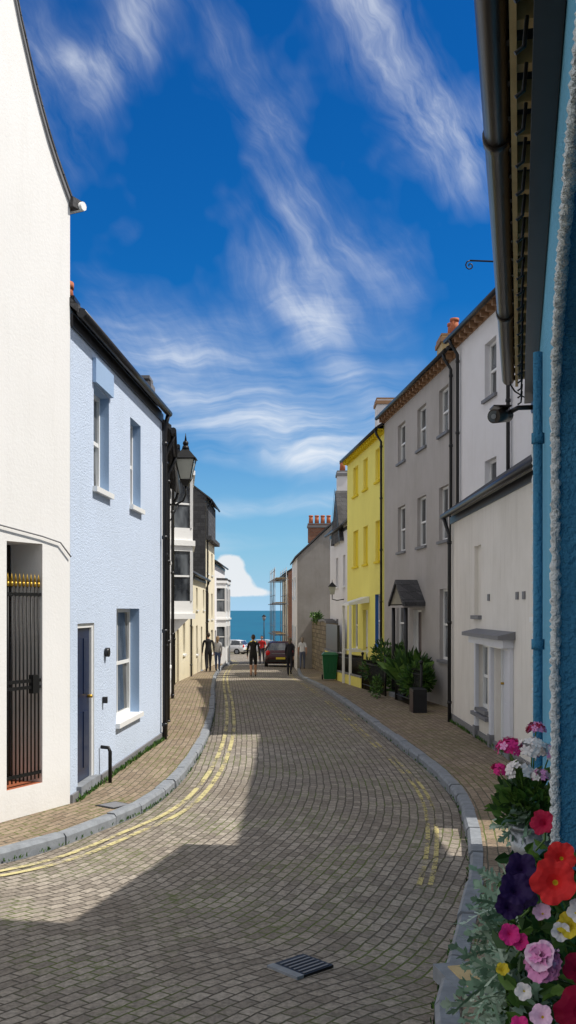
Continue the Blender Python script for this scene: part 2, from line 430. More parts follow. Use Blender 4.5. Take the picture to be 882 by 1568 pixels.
def chimney(E,x,y,z0,z1,w,d,mat,pots=2,cap='lead',ph=.45):
    mb=MB()
    mb.box(W,x-w/2,x+w/2,y-d/2,y+d/2,z0,z1,mat)
    mb.box(W,x-w/2-.05,x+w/2+.05,y-d/2-.05,y+d/2+.05,z1-.18,z1-.06,cap); mb.box(W,x-w/2-.02,x+w/2+.02,y-d/2-.02,y+d/2+.02,z1-.001,z1+.05,cap)
    for i in range(pots):
        if d>w: px,py=x,y-d/2+d*(i+.5)/pots
        else: px,py=x-w/2+w*(i+.5)/pots,y
        mb.cyl((px,py,z1+.05),(px,py,z1+.05+ph),.13,.10,'terracotta',12); mb.cyl((px,py,z1+ph-.02),(px,py,z1+ph+.06),.125,.125,'terracotta',12)
    mb.obj('chimney',E)
def bay(E,F,s0,s1,p,bands,wall='wp',cut=.35):
    mb=MB(); mg=MB()
    def fp(o): return [(s0-o,0),(s0+cut-o*.5,p+o),(s1-cut+o*.5,p+o),(s1+o,0)]
    def prism(m,o,z0,z1,mat):
        q=fp(o)
        m.faces([F(a,b-.002,z0) for a,b in q]+[F(a,b-.002,z1) for a,b in q],[(0,1,5,4),(1,2,6,5),(2,3,7,6),(0,1,2,3),(4,5,6,7)],mat)
    for z0,z1,k in bands:
        if k=='g':
            prism(mg,-.05,z0,z1,'glass')
            q=fp(0)
            for i in range(3):
                a,b=V(q[i]),V(q[i+1]); c=4 if i==1 else 1
                for j in range(c+1):
                    t=j/c; t=min(max(t,.03),.97); x=a.lerp(b,t)
                    w=.04 if j in (0,c) else .022
                    mb.box(F,x.x-w,x.x+w,x.y-.06,x.y+.004,z0+.002,z1-.002,wall)
            zm=(z0+z1)/2
            q2=fp(-.02)
            for i in range(3):
                a,b=q2[i],q2[i+1]
                mb.hexa([F(a[0],a[1]-.03,zm-.025),F(b[0],b[1]-.03,zm-.025),F(b[0],b[1],zm-.025),F(a[0],a[1],zm-.025),F(a[0],a[1]-.03,zm+.025),F(b[0],b[1]-.03,zm+.025),F(b[0],b[1],zm+.025),F(a[0],a[1],zm+.025)],wall)
        elif k=='w': prism(mb,0,z0,z1,wall)
        elif k=='c': prism(mb,.07,z0,z1,wall)
        else: prism(mb,.05,z0,z1,k)
    mb.obj('bay_window',E); mg.obj('bay_glass',E,recalc=False)

# ------------------------------------------------------------ LEFT SIDE
E=empty('white_house')
p0=V((-2.47,11.1)); u=V((-.45,-.893)).normalized(); 
def FW(s,n,z):
    nn=V((.893,-.45)).normalized(); p=p0+u*s+nn*n; return V((p.x,p.y,z))
mw=MB(); mt=MB()
prof=[(0,6.95),(.12,7.12),(.25,7.31),(.38,7.53),(.51,7.79),(.62,8.03),(.72,8.28),(.83,8.56),(.93,8.86),(1.3,9.9),(2.2,12),(3.2,13.6)]
gs0,gs1,gb,gt=.464,1.017,.42,3.02
facade(mw,FW,3.2,-1,6.95,[(gs0,gs1,gb,gt)],'white_near')
mw.poly([FW(a,0,z) for a,z in prof]+[FW(3.2,0,6.95)],'white_near')
mw.poly([FW(0.004,0,-1),FW(0.004,-6,-1),FW(0.004,-6,6.95),FW(0.004,0,6.95)],'white_near')
mw.poly([FW(3.2,0,-1),FW(3.2,-6,-1),FW(3.2,-6,13.2),FW(3.2,0,13.2)],'white_near')
for a,b in (((gs0,0),(gs0,-.45)),((gs1,0),(gs1,-.45))):
    mw.poly([FW(a[0],a[1],gb),FW(b[0],b[1],gb),FW(b[0],b[1],gt),FW(a[0],a[1],gt)],'white_near')
mw.poly([FW(gs0,0,gt),FW(gs1,0,gt),FW(gs1,-.45,gt),FW(gs0,-.45,gt)],'white_near')
mw.poly([FW(gs0,0,gb),FW(gs1,0,gb),FW(gs1,-1.6,gb),FW(gs0,-1.6,gb)],'terracotta')
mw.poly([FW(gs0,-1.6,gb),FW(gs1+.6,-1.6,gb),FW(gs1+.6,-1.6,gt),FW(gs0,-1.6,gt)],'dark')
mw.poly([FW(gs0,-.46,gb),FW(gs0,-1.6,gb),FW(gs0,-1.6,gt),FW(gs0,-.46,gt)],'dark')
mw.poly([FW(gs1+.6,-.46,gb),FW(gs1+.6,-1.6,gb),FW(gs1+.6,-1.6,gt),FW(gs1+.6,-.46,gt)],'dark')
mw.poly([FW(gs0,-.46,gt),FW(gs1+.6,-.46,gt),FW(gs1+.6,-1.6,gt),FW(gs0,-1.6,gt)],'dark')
for i in range(3): mw.box(FW,gs0+.003,gs1-.003,-1.5+.001,-.6-.28*i,gb+.17*i+.002,gb+.17*(i+1),'lead')
mw.obj('walls',E,recalc=False)
for (a,za),(b,zb) in zip(prof,prof[1:]):
    for (o0,o1,c0,c1,m) in ((-6,.035,.0,.04,'slate'),(.003,.025,-.07,-.002,'lead')):
        mt.hexa([FW(a,o0,za+c0),FW(b,o0,zb+c0),FW(b,o1,zb+c0),FW(a,o1,za+c0),FW(a,o0,za+c1),FW(b,o0,zb+c1),FW(b,o1,zb+c1),FW(a,o1,za+c1)],m)
mt.box(FW,-.16,.02,-6,.06,6.86,6.97,'slate'); mt.cyl(FW(-.12,-6,6.9),FW(-.12,.10,6.9),.05,.05,'wp')
mt.tube([FW(2.2,.03,3.25),FW(1.2,.03,3.18),FW(.5,.03,3.1),FW(.2,.03,3.05),FW(.02,.03,2.9)],.008,'lead')
mt.obj('roof',E)
mg=MB(); ng=-.02
k=9
for i in range(k):
    s=gs0+.04+(gs1-gs0-.08)*i/(k-1); h=2.55
    mg.cyl(FW(s,ng,gb+.05),FW(s,ng,h),.010,.010,'iron',6); mg.cyl(FW(s,ng,h),FW(s,ng,h+.05),.018,.018,'gold',6); mg.cyl(FW(s,ng,h+.05),FW(s,ng,h+.14),.02,.001,'gold',6)
for z in (gb+.1,1.45,1.52,2.45): mg.box(FW,gs0+.01,gs1-.01,ng-.012,ng+.012,z,z+.035,'iron')
mg.box(FW,gs0+.07,gs0+.16,ng-.03,ng+.03,1.4,1.6,'iron')
mg.obj('iron_gate',E)

ops=[(12.17,12.98,3.83,5.10,'sash',{'bars':0,'rev':'blue_trim','d':.15}),(14.3,15.05,3.83,5.12,'sash',{'bars':0,'rev':'blue_trim','d':.15}),
     (13.42,14.95,.74,2.32,'sash',{'bars':1,'rev':'blue_trim','d':.17}),
     (11.42,12.2,.24,2.14,'door',{'d':.05,'door':'door_dk','rev':'wp'})]
E,F=house('blue_house',(-2.47,11.105),(-2.17,16.86),1,6,-1,5.72,'blue_house',ops,rh=2.4,ov=.1,pipes=(16.75,))
mb=MB()
mb.box(F,0,F.L,.003,.03,-.5,.2,'lead')
mb.box(F,F.y(12.1),F.y(13.05),.003,.05,5.12,5.42,'blue_trim')
mb.tube([F(F.y(12.45),.14,.1),F(F.y(12.45),.14,.50),F(F.y(12.45),.12,.55),F(F.y(12.45),.02,.56)],.024,'iron')
mb.cyl(F(F.y(12.75),.01,1.75),F(F.y(12.75),.06,1.75),.06,.06,'bk'); mb.box(F,F.y(12.6),F.y(12.66),.005,.06,1.1,1.18,'bk')
mb.obj('fittings',E)
chimney(E,-4.6,15.5,6.6,8.2,.6,.9,'redbrick',2)
chimney(E,-2.75,12.0,5.9,6.05,.3,.3,'lead',1,'bk',.2)
chimney(E,-2.6,16.7,5.7,6.2,.5,.4,'slate',0)
ops=[(18.2,19.0,3.5,4.8,'sash'),(21,21.9,3.5,4.8,'sash'),(24,24.9,3.5,4.8,'sash'),(18.3,19.2,.0,2.0,'door'),(20.6,21.8,.9,2.2,'sash'),(23.6,24.8,.9,2.2,'sash')]
E,F=house('white_terrace_house',(-2.19,16.88),(-3.13,26),1,6,-1,5.5,'offwhite',ops,rh=2.2,pipes=(17.2,19.6,25.6))
ops=[(31.6,32.3,-.05,2.0,'door',{'door':'door_dk'}),(27.3,30.8,.4,1.8,'sash',{'bars':3}),(31.5,32.4,2.8,4.2,'sash'),(31.5,32.4,4.8,6,'sash')]
E,F=house('bay_window_house',(-3.13,26.02),(-3.9,33),1,6.5,-1,6.75,'white',ops,rh=2.2,pipes=(26.2,32.7))
sa,sb=F.y(27.2),F.y(30.6)
bay(E,F,sa,sb,.62,[(2.05,2.2,'c'),(2.2,2.55,'w'),(2.55,3.95,'g'),(3.95,4.1,'w'),(4.1,4.25,'c'),(4.25,4.6,'w'),(4.6,5.95,'g'),(5.95,6.1,'w'),(6.1,6.22,'c'),(6.22,6.3,'slate')])
mb=MB()
for s in (sa+.3,sb-.3): mb.hexa([F(s-.05,.002,1.6),F(s+.05,.002,1.6),F(s+.05,.05,1.6),F(s-.05,.05,1.6),F(s-.05,.002,2.05),F(s+.05,.002,2.05),F(s+.05,.5,2.05),F(s-.05,.5,2.05)],'wp')
mb.obj('bay_brackets',E)
chimney(E,-5.8,26.5,7.6,9.3,.6,1.0,'redbrick',3)
ops=[(34.5,35.4,-.4,1.6,'door',{'door':'door_br'}),(37,38,.6,1.8,'sash'),(41,42,-.5,1.6,'door',{'door':'wp'}),(43.5,44.5,.3,1.6,'sash'),(43.5,44.5,2.3,3.3,'sash'),(46.5,47.5,-.6,1.5,'door',{'door':'door_dk'}),(47.9,48.9,2.3,3.3,'sash'),(40.3,41.2,2.3,3.3,'sash')]
E,F=house('cream_cottage',(-3.9,33.02),(-4.2,50),1,6,-2,3.85,'cream',ops,rh=1.6,pipes=(40,49.5),gut='bk')
chimney(E,-5.6,41.5,4.6,6.2,.6,.9,'cream',2)
ops=[(51,52,1.8,3.2,'sash'),(53.6,54.6,1.8,3.2,'sash'),(51,52,4.2,5.4,'sash'),(53.6,54.6,4.2,5.4,'sash'),(51,51.9,-.9,1.2,'door'),(53.4,54.8,-.1,1.2,'sash')]
E,F=house('slate_gabled_house',(-4.2,50.02),(-4.2,56),1,3.4,-2,8.1,'cream',ops,rh=1.3,side_mat='slate',ov=.25,pipes=(50.3,))
mb=MB(); mb.box(F,0.01,F.L-.01,.01,.30,5.9,6.1,'slate'); mb.box(F,.01,F.L-.01,.01,.06,6.1,8.0,'slate'); mb.obj('slate_hanging',E)
ops=[(57,58,-.9,1.1,'door'),(63.5,64.5,2.2,3.6,'sash'),(63.5,64.5,-.1,1.3,'sash')]
E,F=house('white_bay_house',(-4.25,56.02),(-4.26,66),1,6,-3,5.1,'white',ops,rh=1.5)
for a in (58.2,61.2):
    bay(E,F,F.y(a),F.y(a+2),.55,[(-1.3,.1,'w'),(.1,1.3,'g'),(1.3,1.7,'w'),(1.7,1.8,'c'),(1.8,2.2,'w'),(2.2,3.6,'g'),(3.6,3.9,'w'),(3.9,4.05,'c'),(4.05,4.2,'slate')],cut=.3)
chimney(E,-6,61,6,7.4,.6,.9,'white',2)

# ------------------------------------------------------------ RIGHT SIDE
ops=[(16.75,17.35,2.2,3.42,'blind',{'fill':'creamy_white','d':.07,'sillm':'lead'}),
     (14.55,15.6,.14,1.72,'door',{'door':'door_wh','d':.12}),
     (16.2,16.95,.62,1.72,'sash',{'d':.1,'sillm':'lead'}),
     (12.2,13.1,2.2,3.3,'sash')]
E,F=house('white_cottage',(3.3,10.05),(3.3,19.8),-1,1.1,-1,4.25,'creamy_white',ops,rh=.75,mono=True,ov=.15,gut='bk',pipes=(19.6,))
mb=MB()
mb.box(W,4.41,7.6,10.6,17.4,-1,7.4,'offwhite')  # unseen mass behind the cottage, sized for its shadow on the road
mb.box(W,4.41,4.95,8.3,10.599,5.15,7.4,'offwhite')   # unseen slab, added high in the gap to shade the road
mb.obj('shadow_blocks',E)
mb=MB()
ys=[F.y(y) for y in (14.2,17.15)]
mb.hexa([F(ys[0],.003,1.86),F(ys[1],.003,1.86),F(ys[1],.26,1.86),F(ys[0],.26,1.86),F(ys[0],.003,1.98),F(ys[1],.003,1.98),F(ys[1],.26,1.92),F(ys[0],.26,1.92)],'lead')
mb.box(F,ys[0]+.1,ys[1]-.1,.003,.16,1.74,1.858,'door_wh')
for y in (14.4,15.75,17.0):
    s=F.y(y); mb.box(F,s-.07,s+.07,.003,.06,.1,1.738,'door_wh'); mb.box(F,s-.09,s+.09,.003,.08,.1,.3,'lead')
mb.box(F,F.y(14.5),F.y(15.65),.01,.14,1.72,1.739,'wp')
for y in (13.6,14.0,16.0): mb.box(F,F.y(y),F.y(y)+.14,.003,.02,2.45,2.56,'lead')
mb.box(F,0.01,F.L-.01,.003,.03,-.5,.22,'lead')
mb.box(F,F.y(15.9),F.y(17.2),.003,.1,.48,.54,'lead')
mb.obj('door_surround',E)
ops=[(19.4,20.15,6.6,7.75,'sash',{'sillm':'lead'}),(19.4,20.15,4.5,5.35,'sash',{'sillm':'lead'})]
E,F=house('tall_white_house',(4.34,17.41),(3.82,22.26),-1,7,-1,8.5,'white',ops,rh=2.3,ov=.22,corbel='brown',pipes=(21.9,18.5))
mb=MB()
b0=F(F.y(17.5),.01,8.5); n=F.n
mb.tube([b0,b0+n*1.1],.016,'iron'); mb.tube([b0+V((0,0,-.35)),b0+n*.25+V((0,0,-.12)),b0+n*.55+V((0,0,-.01))],.013,'iron')
c=b0+n*1.1+V((0,0,-.09))
mb.tube([c+n*(.09*(1-t/14)*math.sin(t*.7))+V((0,0,.09*(1-t/14)*math.cos(t*.7))) for t in range(13)],.012,'iron')
c=b0+n*.35+V((0,0,-.07))
mb.tube([c+n*(.06*(1-t/14)*math.sin(t*.7))+V((0,0,.06*(1-t/14)*math.cos(t*.7))) for t in range(13)],.01,'iron')
mb.obj('scroll_bracket',E)
o={'sillm':'lead','bars':1,'d':.12}
ops=[]
for a,b in ((27.35,28.3),(25.0,25.95),(22.9,23.75)):
    ops+=[(a,b,6.5,7.6,'sash',o),(a,b,3.95,5.25,'sash',o)]
ops+=[(27.4,28.5,1.1,2.75,'sash',o),(22.8,23.7,1.1,2.8,'sash',o),(25.5,26.4,.1,2.3,'door',{'door':'door_br','rev':'wp'})]
E,F=house('grey_house',(3.82,22.27),(2.97,30.2),-1,7,-1.5,8.3,'grey',ops,rh=2.2,ov=.22,corbel='brown',pipes=(22.45,))
mb=MB()
s0,s1=F.y(25.15),F.y(26.75); sm=(s0+s1)/2; p=.6
for a,b in ((s0-.08,sm),(s1+.08,sm)):
    mb.hexa([F(a,.003,2.4),F(b,.003,3.0),F(b,p,3.0),F(a,p,2.4),F(a,.003,2.5),F(b,.003,3.1),F(b,p,3.1),F(a,p,2.5)],'slate')
mb.poly([F(s0,p-.04,2.45),F(s1,p-.04,2.45),F(sm,p-.04,2.98)],'bk')
mb.box(F,s0,s1,.003,p-.045,2.36,2.42,'grey')
for s in (s0+.06,s1-.06): mb.cyl(F(s,p-.12,.0),F(s,p-.12,2.36),.06,.05,'bk'); 
mb.box(F,s0,s1,.004,p,-.3,.08,'kerb')
mb.obj('porch',E)
chimney(E,4.55,27.0,8.6,9.75,.75,.9,'tan',2,'brown')
by={'fill':'yellow_dk','d':.09,'frame':'yellow_dk'}
ops=[]
for a,b in ((34.7,35.7),(32.9,33.7),(30.9,31.6)):
    ops+=[(a,b,6.4,7.45,'blind',by),(a,b,3.85,5.15,'blind',by)]
ops+=[(30.85,31.65,1.1,2.8,'sash',{'rev':'door_bl'}),(32.9,33.8,.0,2.3,'door',{'door':'wp'}),(34.8,35.8,.9,2.6,'sash')]
E,F=house('yellow_house',(2.97,30.21),(2.24,37),-1,7,-1.5,8.0,'yellow',ops,rh=2.2,ov=.22,corbel='yellow_dk',pipes=(30.35,))
mb=MB()
s0,s1=F.y(32.6),F.y(34.1)
mb.hexa([F(s0,.003,2.55),F(s1,.003,2.55),F(s1,.7,2.45),F(s0,.7,2.45),F(s0,.003,2.75),F(s1,.003,2.75),F(s1,.7,2.52),F(s0,.7,2.52)],'wp')
for s in (s0+.06,s1-.06):
    mb.box(F,s-.04,s+.04,.6,.68,-.4,2.45,'wp'); mb.box(F,s-.02,s+.02,.02,.6,.9,.95,'wp')
mb.obj('canopy',E)
chimney(E,3.6,36.2,8.6,10.0,.7,.9,'white',0,'brown')
E=empty('yellow_garden_wall'); mb=MB()
F=frame((2.25,30.3),(1.75,37.0),-1)
for i in range(12):
    s=F.L*i/12; y=F(s,0,0).y; g=gz(y)
    mb.box(F,s+.001,s+F.L/12,-.12,.0,g-.2,g+.42,'yellow')
    mb.box(F,s+.001,s+F.L/12,-.14,.02,g+.42,g+.47,'lead')
mb.obj('wall',E); mb=MB()
k=46
for i in range(k):
    s=F.L*(i+.5)/k; g=gz(F(s,0,0).y); mb.cyl(F(s,-.06,g+.47),F(s,-.06,g+1.05),.011,.011,'iron',5); mb.cyl(F(s,-.06,g+1.05),F(s,-.06,g+1.13),.02,.001,'iron',5)
mb.cyl(F(0,-.06,gz(30.3)+.98),F(F.L,-.06,gz(37)+.98),.014,.014,'iron',6); mb.obj('railing',E)
E=empty('iron_railing'); mb=MB(); F=frame((3.05,22.4),(2.3,30.2),-1); k=60
for i in range(k+1):
    s=F.L*i/k; y=F(s,0,0).y; g=gz(y)+.1
    if 25.2<y<26.6: continue
    mb.cyl(F(s,0,g),F(s,0,g+.85),.011,.011,'iron',5); mb.cyl(F(s,0,g+.85),F(s,0,g+.93),.022,.001,'iron',5)
for a,b in ((22.4,25.2),(26.6,30.2)):
    for h in (.15,.78): mb.cyl(F(F.y(a),0,gz(a)+.1+h),F(F.y(b),0,gz(b)+.1+h),.015,.015,'iron',6)
    for y in (a,b): mb.cyl(F(F.y(y),0,gz(y)+.1),F(F.y(y),0,gz(y)+1.15),.03,.03,'iron',8); mb.ell(F(F.y(y),0,gz(y)+1.18),(.05,.05,.05),'iron')
mb.obj('railing',E)
mb=MB(); mb.box(W,2.75,3.05,21.5,22.15,-.1,.55,'bk'); 
for i in range(5): mb.box(W,2.742,2.75,21.52+i*.125,21.62+i*.125,-.05,.5,'door_br')
mb.obj('wooden_planter')
ops=[(40.6,41.3,3.3,4.6,'sash'),(42.9,43.8,3.3,4.6,'sash'),(40.6,41.3,.5,1.9,'sash'),(42.9,43.8,.5,1.9,'sash')]
E,F=house('white_gabled_house',(2.42,40),(1.98,46),-1,5,-2,5.9,'white',ops,rh=2.4,ov=.2)
mb=MB()
s0,s1=F.y(41.0),F.y(44.4); sm=(s0+s1)/2
mb.faces([F(s0,.16,5.2),F(s1,.16,5.2),F(sm,.16,7.5),F(s0,-2,5.2),F(s1,-2,5.2),F(sm,-2,7.5)],[(0,1,2),(0,2,5,3),(1,4,5,2),(3,5,4)],'slate')
mb.faces([F(s0-.1,.2,5.1),F(sm,.2,7.62),F(s1+.1,.2,5.1),F(s1+.1,.2,4.95),F(sm,.2,7.45),F(s0-.1,.2,4.95)],[(0,1,4,5),(1,2,3,4)],'bk')
mb.obj('dormer',E)
chimney(E,2.5,45,6.5,8.6,.5,.8,'white',2)
chimney(E,3.2,40.5,6.5,8.6,.5,.8,'redbrick',2)
E=empty('grey_gable_house'); mb=MB(); z0=-2.5
mb.poly([(.47,50,z0),(3.6,50,z0),(3.6,50,5.6),(2.3,50,6.7),(.47,50,5.0)],'grey_lt')
mb.poly([(.24,58,z0),(.47,50,z0),(.47,50,5.0),(.24,58,5.0)],'white')
mb.poly([(3.6,50,z0),(3.4,58,z0),(3.4,58,5.6),(3.6,50,5.6)],'grey_lt'); mb.poly([(.24,58,z0),(3.4,58,z0),(3.4,58,5.6),(2.1,58,6.7),(.24,58,5.0)],'grey_lt')
mb.obj('walls',E,recalc=False); mb=MB()
for a,b,c,d in (((.35,49.9,4.93),(2.3,49.9,6.75),(2.1,58.1,6.75),(.12,58.1,4.93)),((2.3,49.9,6.75),(3.8,49.9,5.5),(3.6,58.1,5.5),(2.1,58.1,6.75))):
    q=[V(a),V(b),V(c),V(d)]; mb.hexa(q+[x+V((0,0,.1)) for x in q],'slate')
mb.obj('roof',E)
chimney(E,1.75,54,6.0,7.0,1.3,.6,'redbrick',4)
mb=MB(); F=frame((.47,50),(.24,58),-1)
for y in (51.5,55): 
    for z in (.2,2.8): mb.box(F,F.y(y),F.y(y)+.9,.002,.04,z,z+1.3,'wp'); mb.box(F,F.y(y)+.07,F.y(y)+.83,.04,.045,z+.07,z+1.23,'glass')
mb.obj('windows',E)
E,F=house('brick_house',(.0,60),(-.35,67),-1,5,-3,4.6,'cream',[(61,62,2,3.3,'sash'),(64,65,2,3.3,'sash')],rh=1.6,side_mat='redbrick')
mb=MB()
F=frame((-.1,59.6),(-.5,66),-1)
SS=(0,2.1,4.2,6.3)
for s in SS:
    for n_ in (0,.7):
        mb.cyl(F(s,n_,-1.4),F(s,n_,4.9),.024,.024,'steel',6)
for z in (.8,2.7,4.2):
    for n_ in (0,.7):
        mb.cyl(F(-.2,n_,z),F(6.5,n_,z),.022,.022,'steel',6); mb.cyl(F(-.2,n_,z+.5),F(6.5,n_,z+.5),.018,.018,'steel',6)
    for s in SS: mb.cyl(F(s+.05,-.15,z-.04),F(s+.05,.85,z-.04),.02,.02,'steel',6)
    mb.box(F,-.1,6.4,.08,.62,z+.03,z+.08,'plank')
mb.cyl(F(0,.73,-1),F(2.1,.73,2.8),.018,.018,'steel',6); mb.cyl(F(2.1,.73,2.8),F(0,.73,4.8),.018,.018,'steel',6)
mb.obj('scaffolding')
mb=MB(); F=frame((1.72,43.5),(.62,58),-1)
k=24
for i in range(k):
    s=F.L*i/k; y=F(s,0,0).y; h=1.75+U(-.05,.05)
    mb.box(F,s+.001,s+F.L/k,-.4,0,gz(y)-.4,h,'stone')
    mb.box(F,s+.001,s+F.L/k,-.43,.03,h,h+.08+U(0,.03),'lead')
mb.box(W,1.72,2.6,43.1,43.5,-2,1.7,'stone')
mb.obj('stone_wall')
mb=MB(); F=frame((1.95,37.6),(1.62,43.0),-1)
mb.box(F,0,F.L,-.2,0,-1.2,.55,'yellow'); mb.box(F,-.03,F.L+.02,-.23,.03,.55,.62,'lead')
mb.box(F,1.0,F.L-.02,-.15,-.05,.62,1.7,'bk'); 
mb.obj('yellow_wall')

# ------------------------------------------------------------ near blue building on the right
E=empty('blue_roughcast_house'); mw=MB()
F=frame((.15-.236*3,-3),(.15+.236*9,9),-1)   # outward -x
Y=F.y
curve=[(3.95,-.6),(3.95,3.0),(3.9,3.18),(3.72,3.33),(3.4,3.44),(3.0,3.52),(2.59,3.58),(1.6,3.66),(0,3.68),(-3,3.68)]
mw.poly([F(Y(3.95),0,-.6),F(Y(9),0,-.6),F(Y(9),0,4.6),F(Y(3.95),0,4.6)],'near_blue')
for (a,za),(b,zb) in zip(curve[1:],curve[2:]):
    mw.poly([F(Y(a),0,za),F(Y(b),0,zb),F(Y(b),0,4.6),F(Y(a),0,4.6)],'near_blue')
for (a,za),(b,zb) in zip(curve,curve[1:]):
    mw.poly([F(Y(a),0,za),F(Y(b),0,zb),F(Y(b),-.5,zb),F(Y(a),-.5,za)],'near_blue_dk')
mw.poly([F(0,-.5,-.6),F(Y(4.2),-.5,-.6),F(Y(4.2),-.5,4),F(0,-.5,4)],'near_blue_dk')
mw.poly([F(Y(9),0,-.6),F(Y(9),-4,-.6),F(Y(9),-4,4.6),F(Y(9),0,4.6)],'near_blue')
mw.poly([F(0,-4,-.6),F(Y(9),-4,-.6),F(Y(9),-4,4.6),F(0,-4,4.6)],'near_blue')
mw.poly([F(0,0,-.6),F(0,-4,-.6),F(0,-4,4.6),F(0,0,4.6)],'near_blue')
mw.box(F,0.01,Y(6.7),-4.5,-1.0,4.61,7.9,'near_blue')  # unseen upper block, added to cast shadow over the near road
mw.obj('walls',E,recalc=False)
mt=MB()
def lit_rim(pts,r,n=8):
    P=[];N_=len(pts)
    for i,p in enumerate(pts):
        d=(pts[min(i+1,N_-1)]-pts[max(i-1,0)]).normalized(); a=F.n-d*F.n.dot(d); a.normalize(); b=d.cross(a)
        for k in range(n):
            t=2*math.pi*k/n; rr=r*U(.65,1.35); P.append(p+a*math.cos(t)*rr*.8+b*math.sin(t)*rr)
    mt.faces(P,[(i*n+k,i*n+(k+1)%n,(i+1)*n+(k+1)%n,(i+1)*n+k) for i in range(N_-1) for k in range(n)],'near_blue_lit_rim',True)
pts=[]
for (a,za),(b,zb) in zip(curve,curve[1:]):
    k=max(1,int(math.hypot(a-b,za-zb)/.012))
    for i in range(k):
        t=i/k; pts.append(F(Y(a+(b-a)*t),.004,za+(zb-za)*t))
lit_rim(pts,.024)  # pale ragged strip, the sunlit rim of the arch put into colour
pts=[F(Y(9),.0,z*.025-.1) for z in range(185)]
lit_rim(pts,.035)
mt.tube([F(Y(5.7),.04,0),F(Y(5.7),.04,3.8)],.028,'near_blue_dk'); 
for z in (.9,2.1,3.3): mt.cyl(F(Y(5.7),.04,z-.03),F(Y(5.7),.04,z+.03),.038,.038,'near_blue_dk')
mt.box(F,Y(5.0),Y(8.95),.002,.04,-.1,1.1,'near_blue_dk')
mt.obj('lit_rim_and_trim',E)
mr=MB(); L=Y(9)
mr.hexa([F(0,.27,4.50),F(L+.02,.27,4.50),F(L+.02,-2,6.0),F(0,-2,6.0),F(0,.27,4.56),F(L+.02,.27,4.56),F(L+.02,-2,6.07),F(0,-2,6.07)],'slate')
mr.hexa([F(0,-4.2,4.5),F(L+.02,-4.2,4.5),F(L+.02,-2.005,6.0),F(0,-2.005,6.0),F(0,-4.2,4.56),F(L+.02,-4.2,4.56),F(L+.02,-2.005,6.07),F(0,-2.005,6.07)],'slate')
mr.poly([F(L,0,4.6),F(L,-4,4.6),F(L,-2,5.98)],'near_blue')
mr.box(F,-.01,Y(6.75),-4.6,-.95,7.9,8.0,'slate')
mr.box(F,0,L,.155,.18,4.36,4.49,'tan'); mr.box(F,0,L,.004,.10,4.2,4.27,'bk')
y=-.5
while y<8.9:
    mr.box(F,Y(y),Y(y)+.06,.005,.154,4.38,4.47,'tan'); 
    mr.box(F,Y(y)+.15,Y(y)+.19,.181,.25,4.40,4.44,'iron')
    mr.tube([F(Y(y)+.1,.12,4.28),F(Y(y)+.1,.13,4.18),F(Y(y)+.1,.16,4.16)],.008,'iron',5)
    y+=.28
mr.obj('roof_and_eaves',E)
mg=MB()
G=lambda y,dz=0: V((.236*y-.10,y,4.42+dz))
mg.cyl(G(-2),G(9),.056,.056,'gutter',20)
for y in (4.4,7.0,1.5): mg.cyl(G(y-.035),G(y+.035),.064,.064,'gutter',20)
for y in (1,2.5,3.8,5.2,6.4,7.8): 
    mg.box(lambda s,n_,z:G(y)+F.d*s-F.n*n_+V((0,0,z)),-.012,.012,.04,.25,.0,.03,'iron')
mg.tube([G(8.95,-.03),G(9.05,-.1)+V((.06,0,0)),G(9.03,-.18)+V((.18,0,0)),G(9.0,-.05)+V((.25,0,0))],.008,'bk',6)
mg.obj('gutter',E)
mc=MB()
c0=V((1.86,8.75,4.04)); ax=V((-.35,-.85,-.25)).normalized()
mc.cyl(c0+V((.12,.1,.02)),c0+ax*.12,.062,.062,'gutter',18); mc.cyl(c0+ax*.12,c0+ax*.125,.05,.05,'glass',18)
mc.cyl(c0+ax*.122,c0+ax*.135,.022,.022,'steel',12)
mc.box(lambda s,n_,z:c0+V((s,n_,z)),-.04,.12,-.08,.1,.066,.076,'gutter')
mc.tube([c0+V((.1,.05,.02)),c0+V((.2,.02,.07)),c0+V((.32,.0,.07))],.022,'gutter'); mc.cyl(c0+V((.32,0,.07)),c0+V((.40,0,.07)),.055,.055,'gutter')
mc.obj('security_camera')

# ------------------------------------------------------------ street lamp on bracket
E=empty('street_lamp'); mb=MB(); mgl=MB()
lx,ly,lz=-2.09,20,4.95
def sq(h,z): return [V((lx+a*h,ly+b*h,z)) for a,b in ((-1,-1),(1,-1),(1,1),(-1,1))]
lo,hi=sq(.10,lz),sq(.19,lz+.42)
g=plain('lamp_glass',(.42,.43,.38),.15,0,.1); 
mgl.faces(lo+hi,[(0,1,5,4),(1,2,6,5),(2,3,7,6),(3,0,4,7)],g)
for a,b in zip(lo,hi): mb.cyl(a,b,.012,.012,'iron',6)
for q in (lo,hi):
    for i in range(4): mb.cyl(q[i],q[(i+1)%4],.014,.014,'iron',6)
mb.hexa(sq(.23,lz+.43)+sq(.20,lz+.46),'iron')
mb.hexa(sq(.20,lz+.461)+sq(.07,lz+.62),'iron')
mb.cyl((lx,ly,lz+.62),(lx,ly,lz+.70),.08,.06,'iron'); mb.ell((lx,ly,lz+.75),(.06,.06,.06),'iron'); mb.cyl((lx,ly,lz+.8),(lx,ly,lz+.96),.025,.003,'iron')
mb.hexa(sq(.05,lz-.12)+sq(.10,lz-.01),'iron')
mb.tube([(lx,ly,lz-.1),(lx,ly,lz-.3),(lx-.05,ly,lz-.42),(lx-.2,ly,lz-.5),(lx-.45,ly,lz-.5)],.02,'iron')
mb.tube([(lx-.42,ly,lz-.95),(lx-.3,ly,lz-.8),(lx-.15,ly,lz-.5)],.014,'iron'); mb.box(W,lx-.46,lx-.43,ly-.05,ly+.05,lz-1.0,lz-.3,'iron')
